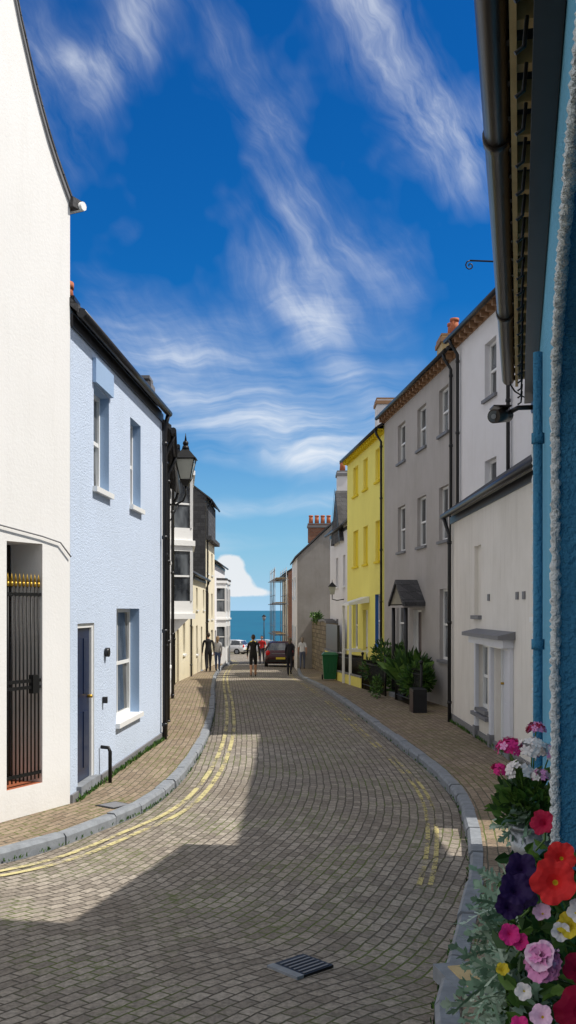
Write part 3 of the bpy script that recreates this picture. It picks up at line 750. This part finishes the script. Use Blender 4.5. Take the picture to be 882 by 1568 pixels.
mb.obj('lantern_frame',E); mgl.obj('lantern_glass',E)
E=empty('wall_lamp'); mb=MB(); lx,ly,lz=1.85,41.0,2.95
mb.hexa(sq(.09,lz)+sq(.15,lz+.32),g); mb.hexa(sq(.18,lz+.321)+sq(.03,lz+.5),'iron'); mb.cyl((lx,ly,lz+.5),(lx,ly,lz+.62),.02,.005,'iron')
mb.tube([(lx,ly,lz),(lx,ly,lz-.2),(lx+.2,ly,lz-.25),(lx+.5,ly,lz-.2)],.02,'iron'); mb.obj('lantern',E)
mb=MB(); lz=gz(98); mb.cyl((-2.4,98,lz),(-2.4,98,lz+3.4),.07,.04,'iron',8); mb.cyl((-2.4,98,lz+3.4),(-2.4,98,lz+3.8),.1,.2,'lead',8); mb.cyl((-2.4,98,lz+3.8),(-2.4,98,lz+4.0),.22,.02,'iron',8); mb.obj('lamp_post')
mb=MB(); mb.box(W,-60,60,107,107.5,-3,-1.55,'stone'); mb.box(W,-60,60,106.95,107.55,-1.55,-1.45,'lead'); mb.obj('sea_wall')
# ------------------------------------------------------------ wheelie bin
mb=MB(); by_,bz=36.4,gz(36.4)+.105
bx=1.55
def sqr(hx,hy,z,dy=0): return [V((bx+a*hx,by_+b*hy+dy,z)) for a,b in ((-1,-1),(1,-1),(1,1),(-1,1))]
mb.hexa(sqr(.22,.24,bz+.05)+sqr(.28,.34,bz+.92),'bin'); mb.hexa(sqr(.30,.36,bz+.921)+sqr(.30,.37,bz+.96),'bin'); mb.hexa(sqr(.29,.36,bz+.961)+sqr(.22,.28,bz+1.04),'bin')
mb.cyl((bx-.25,by_+.38,bz+.98),(bx+.25,by_+.38,bz+.98),.02,.02,'bin')
for s in (-1,1): mb.cyl((bx+s*.24,by_+.24,bz+.1),(bx+s*.29,by_+.24,bz+.1),.1,.1,'rubber',14)
for i in range(3): mb.box(W,bx-.15+i*.13,bx-.11+i*.13,by_-.315,by_-.28,bz+.3,bz+.7,'bin')
mb.obj('wheelie_bin',bevel=.01)
# ------------------------------------------------------------ cars
def car(name,x,y,head,col,z=None):
    paint=plain(name+'_paint',col,.25,.2,.03,None,.6)
    red=plain('tail_light',(.6,.01,.01),.2); plate=plain('plate',(.7,.55,.05),.5)
    mb=MB()
    S=[(-2.0,.70,.45,.62,.62,.62),(-1.95,.80,.30,.78,.74,.95),(-1.85,.84,.26,.95,.72,1.0),(-1.6,.86,.25,.97,.62,1.38),(-1.0,.87,.24,.96,.60,1.47),(0,.88,.24,.94,.60,1.46),(.55,.88,.24,.93,.58,1.36),(1.15,.87,.24,.92,.70,.97),(1.7,.83,.26,.80,.66,.84),(1.95,.74,.34,.62,.55,.64),(2.02,.62,.42,.55,.5,.56)]
    rows=[]
    for (yy,w,zs,zb,rw,zr) in S:
        h=[(w*.9,zs),(w,zs+.12),(w*1.0,(zs+zb)/2+.04),(w*.965,zb),(rw,zr-.03),(rw*.75,zr+.0)]
        pts=h+[(-a,b) for a,b in h[::-1]]
        rows.append([V((a,yy,b)) for a,b in pts])
    n=12
    P=[p for r in rows for p in r]
    for i in range(len(rows)-1):
        for k in range(n):
            k2=(k+1)%n
            m=paint
            if k in (3,7) and 2<=i<=6: m='glass'
            if i in (6,) and k in (4,5,6): m='glass'
            if i==2 and k in (4,5,6): m='glass'
            mb.faces([P[i*n+k],P[i*n+k2],P[(i+1)*n+k2],P[(i+1)*n+k]],[(0,1,2,3)],m,True)
    mb.poly(rows[0],paint); mb.poly(rows[-1][::-1],paint)
    for yy in (-1.6,-.55,.5):
        for s in (-1,1): mb.tube([(s*.855,yy,.95),(s*.62,yy*.97,1.4)],.025,paint,5)
    for s in (-1,1):
        mb.ell((s*.70,-1.92,.84),(.14,.08,.16),red); mb.ell((s*.62,1.9,.62),(.14,.1,.08),'steel'); mb.ell((s*.98,.75,.98),(.1,.06,.07),paint)
        for yy in (-1.25,1.3):
            mb.cyl((s*.70,yy,.31),(s*.885,yy,.31),.31,.31,'rubber',22); mb.cyl((s*.88,yy,.31),(s*.895,yy,.31),.19,.17,'steel',14)
    mb.box(W,-.26,.26,-2.03,-2.0,.5,.61,plate); mb.box(W,-.78,.78,-2.02,-1.9,.34,.48,'rubber'); mb.box(W,-.5,.5,-1.99,-1.93,.80,.83,'steel')
    X=Matrix.Translation((x,y,gz(y) if z is None else z))@Matrix.Rotation(math.radians(head),4,'Z')
    E=empty(name); mb.obj('body',E,X=X,recalc=True)
car('parked_car',-.45,56.5,1,(.05,.007,.010))
car('parked_car',-6.0,99,70,(.7,.7,.7)); car('parked_car',-3.2,101,85,(.5,.52,.55)); car('parked_car',-8.6,96,10,(.08,.09,.11))
# ------------------------------------------------------------ people
skin=plain('skin',(.48,.27,.19),.6,0,.05); 
def human(name,x,y,head,h=1.75,stride=.22,top=(.01,.01,.012),bottom=(.01,.01,.012),legs=0.0,sleeve=1,hair=(.03,.02,.012),female=False,armsw=.18,lean=0,z=0):
    tm=plain(name+'_top',top,.85,0,.2); bmn=plain(name+'_bottom',bottom,.85,0,.2); hm=plain(name+'_hair',hair,.6,0,.3); sh=plain(name+'_shoe',(.03,.03,.03),.6)
    sw=.165 if female else .19
    st=stride
    v=[(0,0,.96),(0,.0,1.14),(0,.01,1.34),(0,.0,1.49),(0,.02,1.58)]
    r=[(.15,.11),(.13,.10),(.165,.115),(.055,.055),(.05,.05)]
    e=[(0,1),(1,2),(2,3),(3,4)]
    def add(p,rr,par): v.append(p); r.append(rr); e.append((par,len(v)-1)); return len(v)-1
    hands=[]
    for s in (-1,1):
        a=s*armsw
        i=add((s*sw,0,1.41),(.06,.06),2); i=add((s*(sw+.05),-a*.4-.02,1.14),(.045,.045),i); i=add((s*(sw+.045),-a*1.0+.05,.90),(.03,.032),i); i=add((s*(sw+.04),-a*1.1+.09,.82),(.034,.02),i); hands.append((v[-1],s))
        l=s*st
        i=add((s*.09,0,.90),(.095,.10),0); bk=.06 if l<0 else 0
        i=add((s*.10,l*.55+.04,.50),(.062,.065),i); i=add((s*.10,l*1.05-(.02),.10+bk),(.042,.045),i); i=add((s*.10,l*1.05+.14,.045+bk*.2),(.042,.03),i)
    me=bpy.data.meshes.new('t'); me.from_pydata(v,e,[]); ob=bpy.data.objects.new('t',me); scene.collection.objects.link(ob)
    ob.modifiers.new('s','SKIN'); sd=me.skin_vertices[0].data
    for k,rr in enumerate(r): sd[k].radius=rr; sd[k].use_root=(k==0)
    ss=ob.modifiers.new('u','SUBSURF'); ss.levels=2; ss.render_levels=2
    dg=bpy.context.evaluated_depsgraph_get(); em=bpy.data.meshes.new_from_object(ob.evaluated_get(dg)); bpy.data.objects.remove(ob)
    def mf(c):
        arm=abs(c.x)>sw-.01 and c.z<1.36
        if c.z>1.50: return skin
        if c.z<.085: return sh
        if arm and c.z<1.37 and abs(c.x)>sw+.0:
            if c.z<.88: return skin
            return tm if (sleeve or c.z>1.22) else skin
        if c.z>.97: return tm
        if c.z<legs: return skin
        return bmn
    mb=MB(); mb.addmesh(em,Matrix.Identity(4),mf)
    for (hx,hy,hz),s in hands:
        for f in range(4):
            L=(.07,.08,.075,.06)[f]; yy=hy-.03+f*.02
            mb.tube([(hx,yy,hz-.01),(hx-.004*s,yy+.004,hz-.01-L*.55),(hx-.02*s,yy+.008,hz-.01-L)],.0095,skin,6,.007)
        mb.tube([(hx,hy+.03,hz+.03),(hx-.01*s,hy+.05,hz-.0),(hx-.015*s,hy+.05,hz-.04)],.011,skin,6,.008)
    c=(0,.025,1.65)
    def warp(p):
        q=p.copy()
        if q.z<0: q.x*=1+q.z*2.2; q.y*=1+q.z*.9
        return q
    mb.ell(c,(.077,.098,.118),skin,14,12,None,warp)
    mb.tube([(0,.115,1.665),(0,.142,1.63),(0,.115,1.622)],.012,skin,6)
    for s in (-1,1):
        mb.ell((s*.03,.112,1.655),(.012,.008,.008),'bk',6,5); mb.ell((s*.078,.02,1.645),(.012,.02,.032),skin,8,6)
    mb.ell((0,.106,1.592),(.024,.008,.006),'terracotta',8,5)
    def hw(p):
        q=p.copy()
        if q.y>.05 and q.z<.04: q.y*=.55
        return q
    mb.ell((0,.005,1.672),(.084,.102,.112),hm,14,12,None,hw)
    if female: mb.ell((0,-.06,1.58),(.07,.05,.14),hm,10,8)
    k=h/1.77
    X=Matrix.Translation((x,y,z+gz(y)))@Matrix.Rotation(math.radians(head),4,'Z')@Matrix.Rotation(math.radians(-lean),4,'X')@Matrix.Scale(k,4)
    E=empty(name); mb.obj('body',E,X=X,recalc=True)
human('pedestrian',-1.47,41.5,5,1.80,.2,legs=.52,sleeve=1,hair=(.05,.03,.02),z=.02)
human('pedestrian',.06,43.5,-12,1.68,-.18,top=(.012,.012,.018),bottom=(.012,.012,.02),hair=(.12,.09,.06),female=True,lean=6,z=.02)
human('pedestrian',.72,49,0,1.62,.1,top=(.7,.7,.7),bottom=(.12,.14,.2),sleeve=0,hair=(.25,.2,.15),female=True,z=.1)
human('pedestrian',-3.62,44.5,12,1.82,.14,top=(.012,.012,.014),bottom=(.012,.012,.015),z=.1)
human('pedestrian',-3.3,45.9,-5,1.66,-.14,top=(.35,.35,.37),bottom=(.05,.08,.18),female=True,hair=(.2,.13,.07),z=.1)
human('pedestrian',-1.6,60,175,1.75,.15,top=(.5,.02,.02),bottom=(.05,.05,.07),sleeve=0,z=.02)
human('pedestrian',-2.6,72,10,1.75,.15,top=(.5,.4,.05),bottom=(.05,.05,.07),sleeve=0,z=.02)
# ------------------------------------------------------------ foliage
def leafm(name,c,rough=.5):
    m,nt,b=newmat(name); v=coords(nt); 
    nt.links.new(mix(nt,noise(nt,v,9,3),(c[0]*.5,c[1]*.5,c[2]*.5),(c[0]*1.5,c[1]*1.5,c[2]*1.4)),b.inputs['Base Color']); b.inputs['Roughness'].default_value=rough
    b.inputs['Specular IOR Level'].default_value=.3
    return m
lg=[leafm('leaf_a',(.06,.14,.025)),leafm('leaf_b',(.11,.21,.04)),leafm('leaf_c',(.03,.08,.02))]
sil=[leafm('silver_leaf',(.36,.46,.38)),leafm('silver_leaf_b',(.20,.32,.24))]
def leaf(mb,p,d,L,w,mat,curl=.2):
    d=d.normalized(); a=d.cross(V((U(-1,1),U(-1,1),U(-1,1)))).normalized(); n=d.cross(a)
    mb.faces([p,p+d*L*.35+a*w/2+n*w*.15,p+d*L*.75+a*w*.35,p+d*L-n*L*curl,p+d*L*.75-a*w*.35,p+d*L*.35-a*w/2+n*w*.15],[(0,1,2,3),(0,3,4,5)],mat,False)
def rdir(): 
    while True:
        v=V((U(-1,1),U(-1,1),U(-1,1)))
        if .05<v.length<1: return v
def bush(mb,c,rad,n,L,w,mats):
    subs=[(V(c)+V((U(-.6,.6)*rad[0],U(-.6,.6)*rad[1],U(-.3,.6)*rad[2])),U(.35,.6)) for _ in range(7)]
    for _ in range(n):
        sc,k=random.choice(subs); d=rdir(); p=sc+V((d.x*rad[0]*k,d.y*rad[1]*k,d.z*rad[2]*k))
        leaf(mb,p,d+V((0,0,.4)),L*U(.6,1.2),w*U(.7,1.2),random.choice(mats))
for (x,y,rx,ry,rz,n) in ((3.15,23.6,.45,.9,.65,1100),(2.95,27.6,.45,1.3,.75,1500),(2.6,29.3,.35,.6,.55,600)):
    mb=MB(); bush(mb,(x,y,gz(y)+.1+rz*.8),(rx,ry,rz),n,.16,.06,lg); mb.obj('shrub',recalc=False)
mb=MB()
for i in range(160):
    d=V((U(-.6,.6),U(-.6,.6),1)).normalized(); leaf(mb,V((3.05,24.6,gz(24)+.3)),d,U(.7,1.2),.05,random.choice(lg),.3)
mb.obj('spiky_plant',recalc=False)
mb=MB(); bush(mb,(2.35,25.9,gz(25.6)+.35),(.15,.7,.3),350,.1,.04,lg); bush(mb,(1.35,47.5,1.9),(.3,.9,.25),400,.14,.05,lg); mb.obj('ivy',recalc=False)
mb=MB(); bush(mb,(4.15,17.9,7.7),(.12,.25,.35),220,.08,.04,lg); mb.obj('wall_plant',recalc=False)
mb=MB()
for _ in range(420):
    if R()<.5: y=U(11.2,16.8); x=-2.44+(y-11.2)*.053+.04
    else: y=U(10.8,19.6); x=3.26
    for k in range(3): leaf(mb,V((x+U(-.02,.02),y+U(-.05,.05),gz(y)+.1)),V((U(-.5,.5),U(-.5,.5),1)),U(.03,.09),.015,random.choice(lg))
for _ in range(500):   # weeds in the kerb joints
    c=random.choice((cLE,cRE)); i=random.randrange(22,90); p=c[i].lerp(c[i+1],R())
    for k in range(2): leaf(mb,V((p.x+U(-.02,.02),p.y,gz(p.y)+.01)),V((U(-.5,.5),U(-.5,.5),1)),U(.02,.05),.012,random.choice(lg))
mb.obj('weeds',recalc=False)
def petm(name,c):
    m,nt,b=newmat(name); v=coords(nt)
    nt.links.new(mix(nt,noise(nt,v,40,3),(c[0]*.7,c[1]*.65,c[2]*.7),c),b.inputs['Base Color']); b.inputs['Roughness'].default_value=.6
    b.inputs['Specular IOR Level'].default_value=.2
    return m
PM={'red':petm('petal_red',(.78,.03,.03)),'crim':petm('petal_crimson',(.42,.006,.05)),'pink':petm('petal_pink',(.90,.38,.68)),'mag':petm('petal_magenta',(.85,.04,.28)),'white':petm('petal_white',(.90,.88,.84)),'purple':petm('petal_purple',(.03,.012,.08)),'yel':petm('petal_centre',(.75,.6,.04)),'lpink':petm('petal_light_pink',(.92,.62,.80))}
def petunia(mb,c,nrm,r,mat,throat='yel',lobes=5):
    nrm=V(nrm).normalized(); a=nrm.orthogonal().normalized(); b=nrm.cross(a); nseg=40; rings=[0,.12,.35,.65,.88,1.0]
    ph=U(0,6); P=[]
    for q in rings:
        for i in range(nseg):
            t=2*math.pi*i/nseg; lob=1-.16*q*abs(math.cos(lobes*t/2))**6
            rr=r*q*lob; z=(-.55*(1-q)**3+.12*q+ (.09*math.sin(t*13+ph)+.08*math.sin(t*5+ph))*q**3-.05*q*abs(math.cos(lobes*t/2))**10)*r
            P.append(V(c)+a*math.cos(t)*rr+b*math.sin(t)*rr+nrm*z)
    for j in range(len(rings)-1):
        mb.faces(P[j*nseg:(j+2)*nseg],[(i,(i+1)%nseg,nseg+(i+1)%nseg,nseg+i) for i in range(nseg)],PM[throat] if j==0 else PM[mat],True)
def double(mb,c,nrm,r,mats):
    nrm=V(nrm).normalized()
    for k in range(26):
        d=rdir().normalized(); d=(d+nrm*.7).normalized(); q=V(c)+d*r*U(.1,.5); m=random.choice(mats)
        petunia(mb,q,d+rdir()*.4,r*U(.35,.55),m,m,3)
def gerhead(mb,c,r,mats,n=26):
    for k in range(n):
        d=rdir().normalized(); d.z=abs(d.z)*.8; d.normalize(); q=V(c)+d*r*U(.75,1); a=d.orthogonal().normalized(); b=d.cross(a); m=PM[random.choice(mats)]
        for i in range(5):
            t=2*math.pi*i/5; e=a*math.cos(t)+b*math.sin(t); f=a*math.cos(t+1.57)+b*math.sin(t+1.57); s=r*.38
            mb.faces([q,q+e*s*.6+f*s*.35,q+e*s+d*s*.1,q+e*s*.6-f*s*.35],[(0,1,2,3)],m)
def dusty(mb,p,d,L):
    d=d.normalized(); a=d.cross(rdir()).normalized(); n=d.cross(a); m=random.choice(sil)
    pr=p
    for i in range(5):
        t=(i+1)/5; q=p+d*L*t-n*L*.3*t*t; w=L*.05
        mb.faces([pr-a*w,pr+a*w,q+a*w,q-a*w],[(0,1,2,3)],m)
        l=L*.32*(1-abs(t-.6))
        for s in (-1,1):
            e=(a*s+d*.7).normalized()
            mb.faces([q,q+e*l*.5+d*l*.22,q+e*l,q+e*l*.55-d*l*.15],[(0,1,2,3)],m)
        pr=q
    mb.faces([pr-a*L*.06,pr+a*L*.06,pr+d*L*.15+a*L*.08,pr+d*L*.22,pr+d*L*.15-a*L*.08],[(0,1,2,3,4)],m)
E=empty('geranium_planter'); mb=MB()
c=V((1.06,4.25,1.30))
mb.cyl(c+V((0,0,-.14)),c+V((0,0,.06)),.075,.105,'bucket',24); mb.cyl(c+V((0,0,.055)),c+V((0,0,.075)),.111,.111,'bucket',24)
mb.cyl(c+V((.02,0,.0)),c+V((.16,0,0)),.012,.012,'iron',6); mb.obj('bucket',E)
mb=MB(); top=c+V((-.01,0,.12))
for _ in range(300):
    d=rdir(); d.z=abs(d.z)*.9-.15; p=top+V((d.x*.14,d.y*.13,d.z*.22)); leaf(mb,p,d+V((0,0,.2)),U(.04,.07),U(.035,.055),random.choice(lg))
for _ in range(50): d=rdir(); d.z=abs(d.z)-.5; dusty(mb,top+V((0,0,-.02)),d,U(.1,.18))
mb.obj('leaves',E,recalc=False); mb=MB()
for q,r,m in (((-.09,.0,.27),.06,['mag','pink','mag']),((.0,-.03,.27),.065,['white']),((-.06,-.06,.18),.06,['white']),((.08,.0,.24),.06,['white','white','pink']),((-.14,-.02,.18),.04,['mag']),((.03,.02,.35),.045,['pink','crim']),((.11,-.05,.15),.05,['white']),((.02,-.09,.17),.04,['white','pink'])):
    gerhead(mb,top+V(q),r,m,38); mb.cyl(top,top+V(q),.004,.003,lg[1],5)
mb.obj('blooms',E,recalc=False)
E=empty('flower_box'); mb=MB()
F2=frame((.15-.236*3,-3),(.15+.236*9,9),-1); Y2=F2.y
mb.box(F2,Y2(1.7),Y2(2.75),-.12,.06,1.22,1.38,'plank'); mb.obj('box',E)
mb=MB()
def FB(y,n_,z): return F2(Y2(y),n_,z)
for _ in range(800):
    p=FB(U(1.9,2.6),U(.0,.17),U(1.36,1.68)); d=rdir()+F2.n*.5+V((0,-.2,.2)); leaf(mb,p,d,U(.03,.06),U(.02,.034),random.choice(lg))
for _ in range(260):
    p=FB(U(1.95,2.6),U(.04,.19),U(1.33,1.6)); d=rdir()+F2.n*.9+V((0,-.3,.0)); dusty(mb,p,d,U(.06,.12))
mb.obj('leaves',E,recalc=False)
mb=MB()
FS=.87
def fl(x,z,y,r,mat,kind='p',th='yel'):
    c=V((x*FS,y*FS,2.3-(2.3-z)*FS)); nr=(V((-.3,-.75,.35))+rdir()*.35)
    if kind=='p': petunia(mb,c,nr,r*.92,mat,th)
    else: double(mb,c,nr,r*.95,mat)
    mb.tube([c-nr.normalized()*r*.5,c-nr.normalized()*r*.5+V((.03,.12,-.06)),c+V((.05,.25,-.12))],.0025,lg[1],5)
fl(.575,1.712,2.12,.048,'red'); fl(.612,1.745,2.2,.034,'red')
fl(.545,1.555,2.08,.060,['pink','lpink','pink','lpink'],'d')
fl(.520,1.725,2.18,.034,'purple',th='purple'); fl(.498,1.69,2.14,.036,'purple',th='purple'); fl(.485,1.65,2.15,.030,'purple',th='purple'); fl(.525,1.67,2.16,.03,'purple',th='purple')
fl(.475,1.605,2.1,.022,'mag',th='mag'); fl(.497,1.59,2.1,.018,'mag',th='mag'); fl(.615,1.455,2.05,.055,'crim',th='crim'); fl(.575,1.40,2.0,.04,'crim',th='crim'); fl(.625,1.53,2.1,.035,'crim',th='crim')
fl(.605,1.625,2.1,.028,'yel'); fl(.585,1.61,2.10,.020,'white'); fl(.625,1.655,2.1,.026,'white'); fl(.61,1.79,2.35,.03,'crim',th='crim')
fl(.555,1.64,2.14,.020,'lpink'); fl(.50,1.49,2.08,.018,'white'); fl(.485,1.43,2.05,.02,'mag'); fl(.53,1.45,2.05,.024,'lpink'); fl(.46,1.53,2.1,.014,'yel')
mb.obj('blooms',E,recalc=False)

# ------------------------------------------------------------ sky
w=bpy.data.worlds.new('World'); scene.world=w; w.use_nodes=True; nt=w.node_tree
try:
    w.cycles.sampling_method='MANUAL'; w.cycles.sample_map_resolution=256
except Exception as ex: print(ex)
bg=nt.nodes['Background']; bg.inputs['Strength'].default_value=.1
EL=math.radians(56); sx,sy=1.0,-.15
AZ=math.atan2(sx,sy)
sky=N(nt,'ShaderNodeTexSky',sky_type='NISHITA'); sky.sun_disc=False; sky.sun_elevation=EL; sky.sun_rotation=AZ
sky.air_density=1.0; sky.dust_density=.5; sky.ozone_density=2
tc=N(nt,'ShaderNodeTexCoord'); nv=N(nt,'ShaderNodeVectorMath',operation='NORMALIZE'); nt.links.new(tc.outputs['Generated'],nv.inputs[0])
sp=N(nt,'ShaderNodeSeparateXYZ'); nt.links.new(nv.outputs[0],sp.inputs[0])
az=mth(nt,'ARCTAN2',sp.outputs[0],sp.outputs[1]); el=mth(nt,'ARCSINE',sp.outputs[2])
cb=N(nt,'ShaderNodeCombineXYZ'); nt.links.new(az,cb.inputs[0]); nt.links.new(el,cb.inputs[1])
P=cb.outputs[0]
def blob(a0,e0,la,lb,rot,wt):
    c,s=math.cos(rot),math.sin(rot)
    da=mth(nt,'SUBTRACT',az,a0); de=mth(nt,'SUBTRACT',el,e0)
    u_=mth(nt,'ADD',mth(nt,'MULTIPLY',da,c/la),mth(nt,'MULTIPLY',de,s/la)); v_=mth(nt,'ADD',mth(nt,'MULTIPLY',da,-s/lb),mth(nt,'MULTIPLY',de,c/lb))
    q=mth(nt,'ADD',mth(nt,'MULTIPLY',u_,u_),mth(nt,'MULTIPLY',v_,v_))
    return mth(nt,'MULTIPLY',mth(nt,'EXPONENT',mth(nt,'MULTIPLY',q,-1)),wt)
BL=[(.10,.52,.12,.035,-.95,.55),(.15,.46,.07,.03,-.7,.5),(-.16,.53,.07,.022,1.1,.45),(-.22,.50,.06,.012,.15,.4),(-.01,.43,.14,.03,-1.1,.32),
    (.01,.305,.06,.028,-.5,.62),(.09,.34,.07,.045,-.9,.32),(-.05,.215,.17,.045,-.3,.55),(-.13,.27,.10,.05,-.3,.35),(.06,.235,.06,.018,-.8,.5),(-.02,.105,.14,.010,.08,.45),(.03,.15,.1,.012,-.1,.45),(-.08,.07,.09,.010,0,.35),(.0,.175,.16,.025,-.12,.45)]
tot=None
for b_ in BL:
    o=blob(*b_); tot=o if tot is None else mth(nt,'ADD',tot,o)
def mapn(vec,rot,sc):
    m=N(nt,'ShaderNodeMapping',vector_type='TEXTURE'); m.inputs['Rotation'].default_value=(0,0,rot); m.inputs['Scale'].default_value=sc; nt.links.new(vec,m.inputs[0]); return m.outputs[0]
wn=N(nt,'ShaderNodeTexNoise'); wn.inputs['Scale'].default_value=6; wn.inputs['Detail'].default_value=4; nt.links.new(P,wn.inputs['Vector'])
vm=N(nt,'ShaderNodeVectorMath',operation='MULTIPLY_ADD'); nt.links.new(wn.outputs['Color'],vm.inputs[0]); vm.inputs[1].default_value=(.11,.11,0); nt.links.new(P,vm.inputs[2])
fa=noise(nt,mapn(vm.outputs[0],-.9,(.13,.035,1)),1.0,8,.62,0)
fb=noise(nt,mapn(vm.outputs[0],.06,(.20,.025,1)),1.0,8,.58,0)
mf_=mth(nt,'MULTIPLY_ADD',el,5.5,-1.1,True)
fib=mth(nt,'ADD',mth(nt,'MULTIPLY',fa,mf_),mth(nt,'MULTIPLY',fb,mth(nt,'SUBTRACT',1.0,mf_)))
n2=noise(nt,P,5,4,.55,0)
cover=mth(nt,'ADD',mth(nt,'MULTIPLY',tot,1.15),mth(nt,'MULTIPLY_ADD',n2,1.7,-.85),None,True)
fr=ramp(nt,fib,[(.34,.04),(.50,.35),(.70,1)])
cl=mth(nt,'MULTIPLY',cover,fr,None,True)
aa=mth(nt,'ABSOLUTE',az)
bk=mth(nt,'MAXIMUM',mth(nt,'MULTIPLY_ADD',aa,1.6,-.75),mth(nt,'MULTIPLY_ADD',el,2.2,-1.55))  # bright cloud bank out of view, added to fill the shaded walls
bk=mth(nt,'MULTIPLY',mth(nt,'MINIMUM',mth(nt,'MAXIMUM',bk,0),1),mth(nt,'MULTIPLY_ADD',n2,1.2,.15),None,True)
cu=noise(nt,P,32,5,.55)
cm=mth(nt,'ADD',mth(nt,'ADD',blob(-.058,.046,.016,.012,.2,.8),blob(-.048,.030,.014,.010,0,.7)),blob(-.05,.018,.05,.006,0,.55))
cuf=ramp(nt,mth(nt,'ADD',mth(nt,'MULTIPLY',cu,.8),cm),[(.74,0),(.90,.85)])
hs=N(nt,'ShaderNodeHueSaturation'); hs.inputs['Saturation'].default_value=1.35; hs.inputs['Value'].default_value=.9; nt.links.new(sky.outputs[0],hs.inputs['Color'])
hi_=mix(nt,1.0,hs.outputs[0],(.12,.80,1.25),'MULTIPLY')
lowf=ramp(nt,el,[(0.0,1),(.07,.55),(.16,.22),(.30,0)])
skc=mix(nt,lowf,hi_,(4.0,6.4,8.6))
col=mix(nt,cl,skc,(8.3,8.8,9.5)); col=mix(nt,cuf,col,(8.9,8.9,9.0)); col=mix(nt,bk,col,(9.5,9.2,8.8))
nt.links.new(col,bg.inputs['Color'])
sd=bpy.data.lights.new('sun','SUN'); sd.energy=5.0; sd.angle=math.radians(.53); sd.color=(1,.95,.87)
so=bpy.data.objects.new('sun',sd); scene.collection.objects.link(so)
hl=math.hypot(sx,sy); tosun=V((sx/hl*math.cos(EL),sy/hl*math.cos(EL),math.sin(EL)))
so.rotation_euler=(-tosun).to_track_quat('-Z','Y').to_euler(); so.location=(10,0,30)
cd=bpy.data.cameras.new('camera'); co=bpy.data.objects.new('camera',cd); scene.collection.objects.link(co); scene.camera=co
co.location=(0,0,2.3); co.rotation_euler=(math.radians(90),0,0)
cd.sensor_fit='VERTICAL'; cd.sensor_height=24; cd.lens=24*1500/1568; cd.shift_y=150/1568; cd.clip_start=.05; cd.clip_end=60000
scene.view_settings.view_transform='Standard'; scene.view_settings.look='None'; scene.view_settings.exposure=0
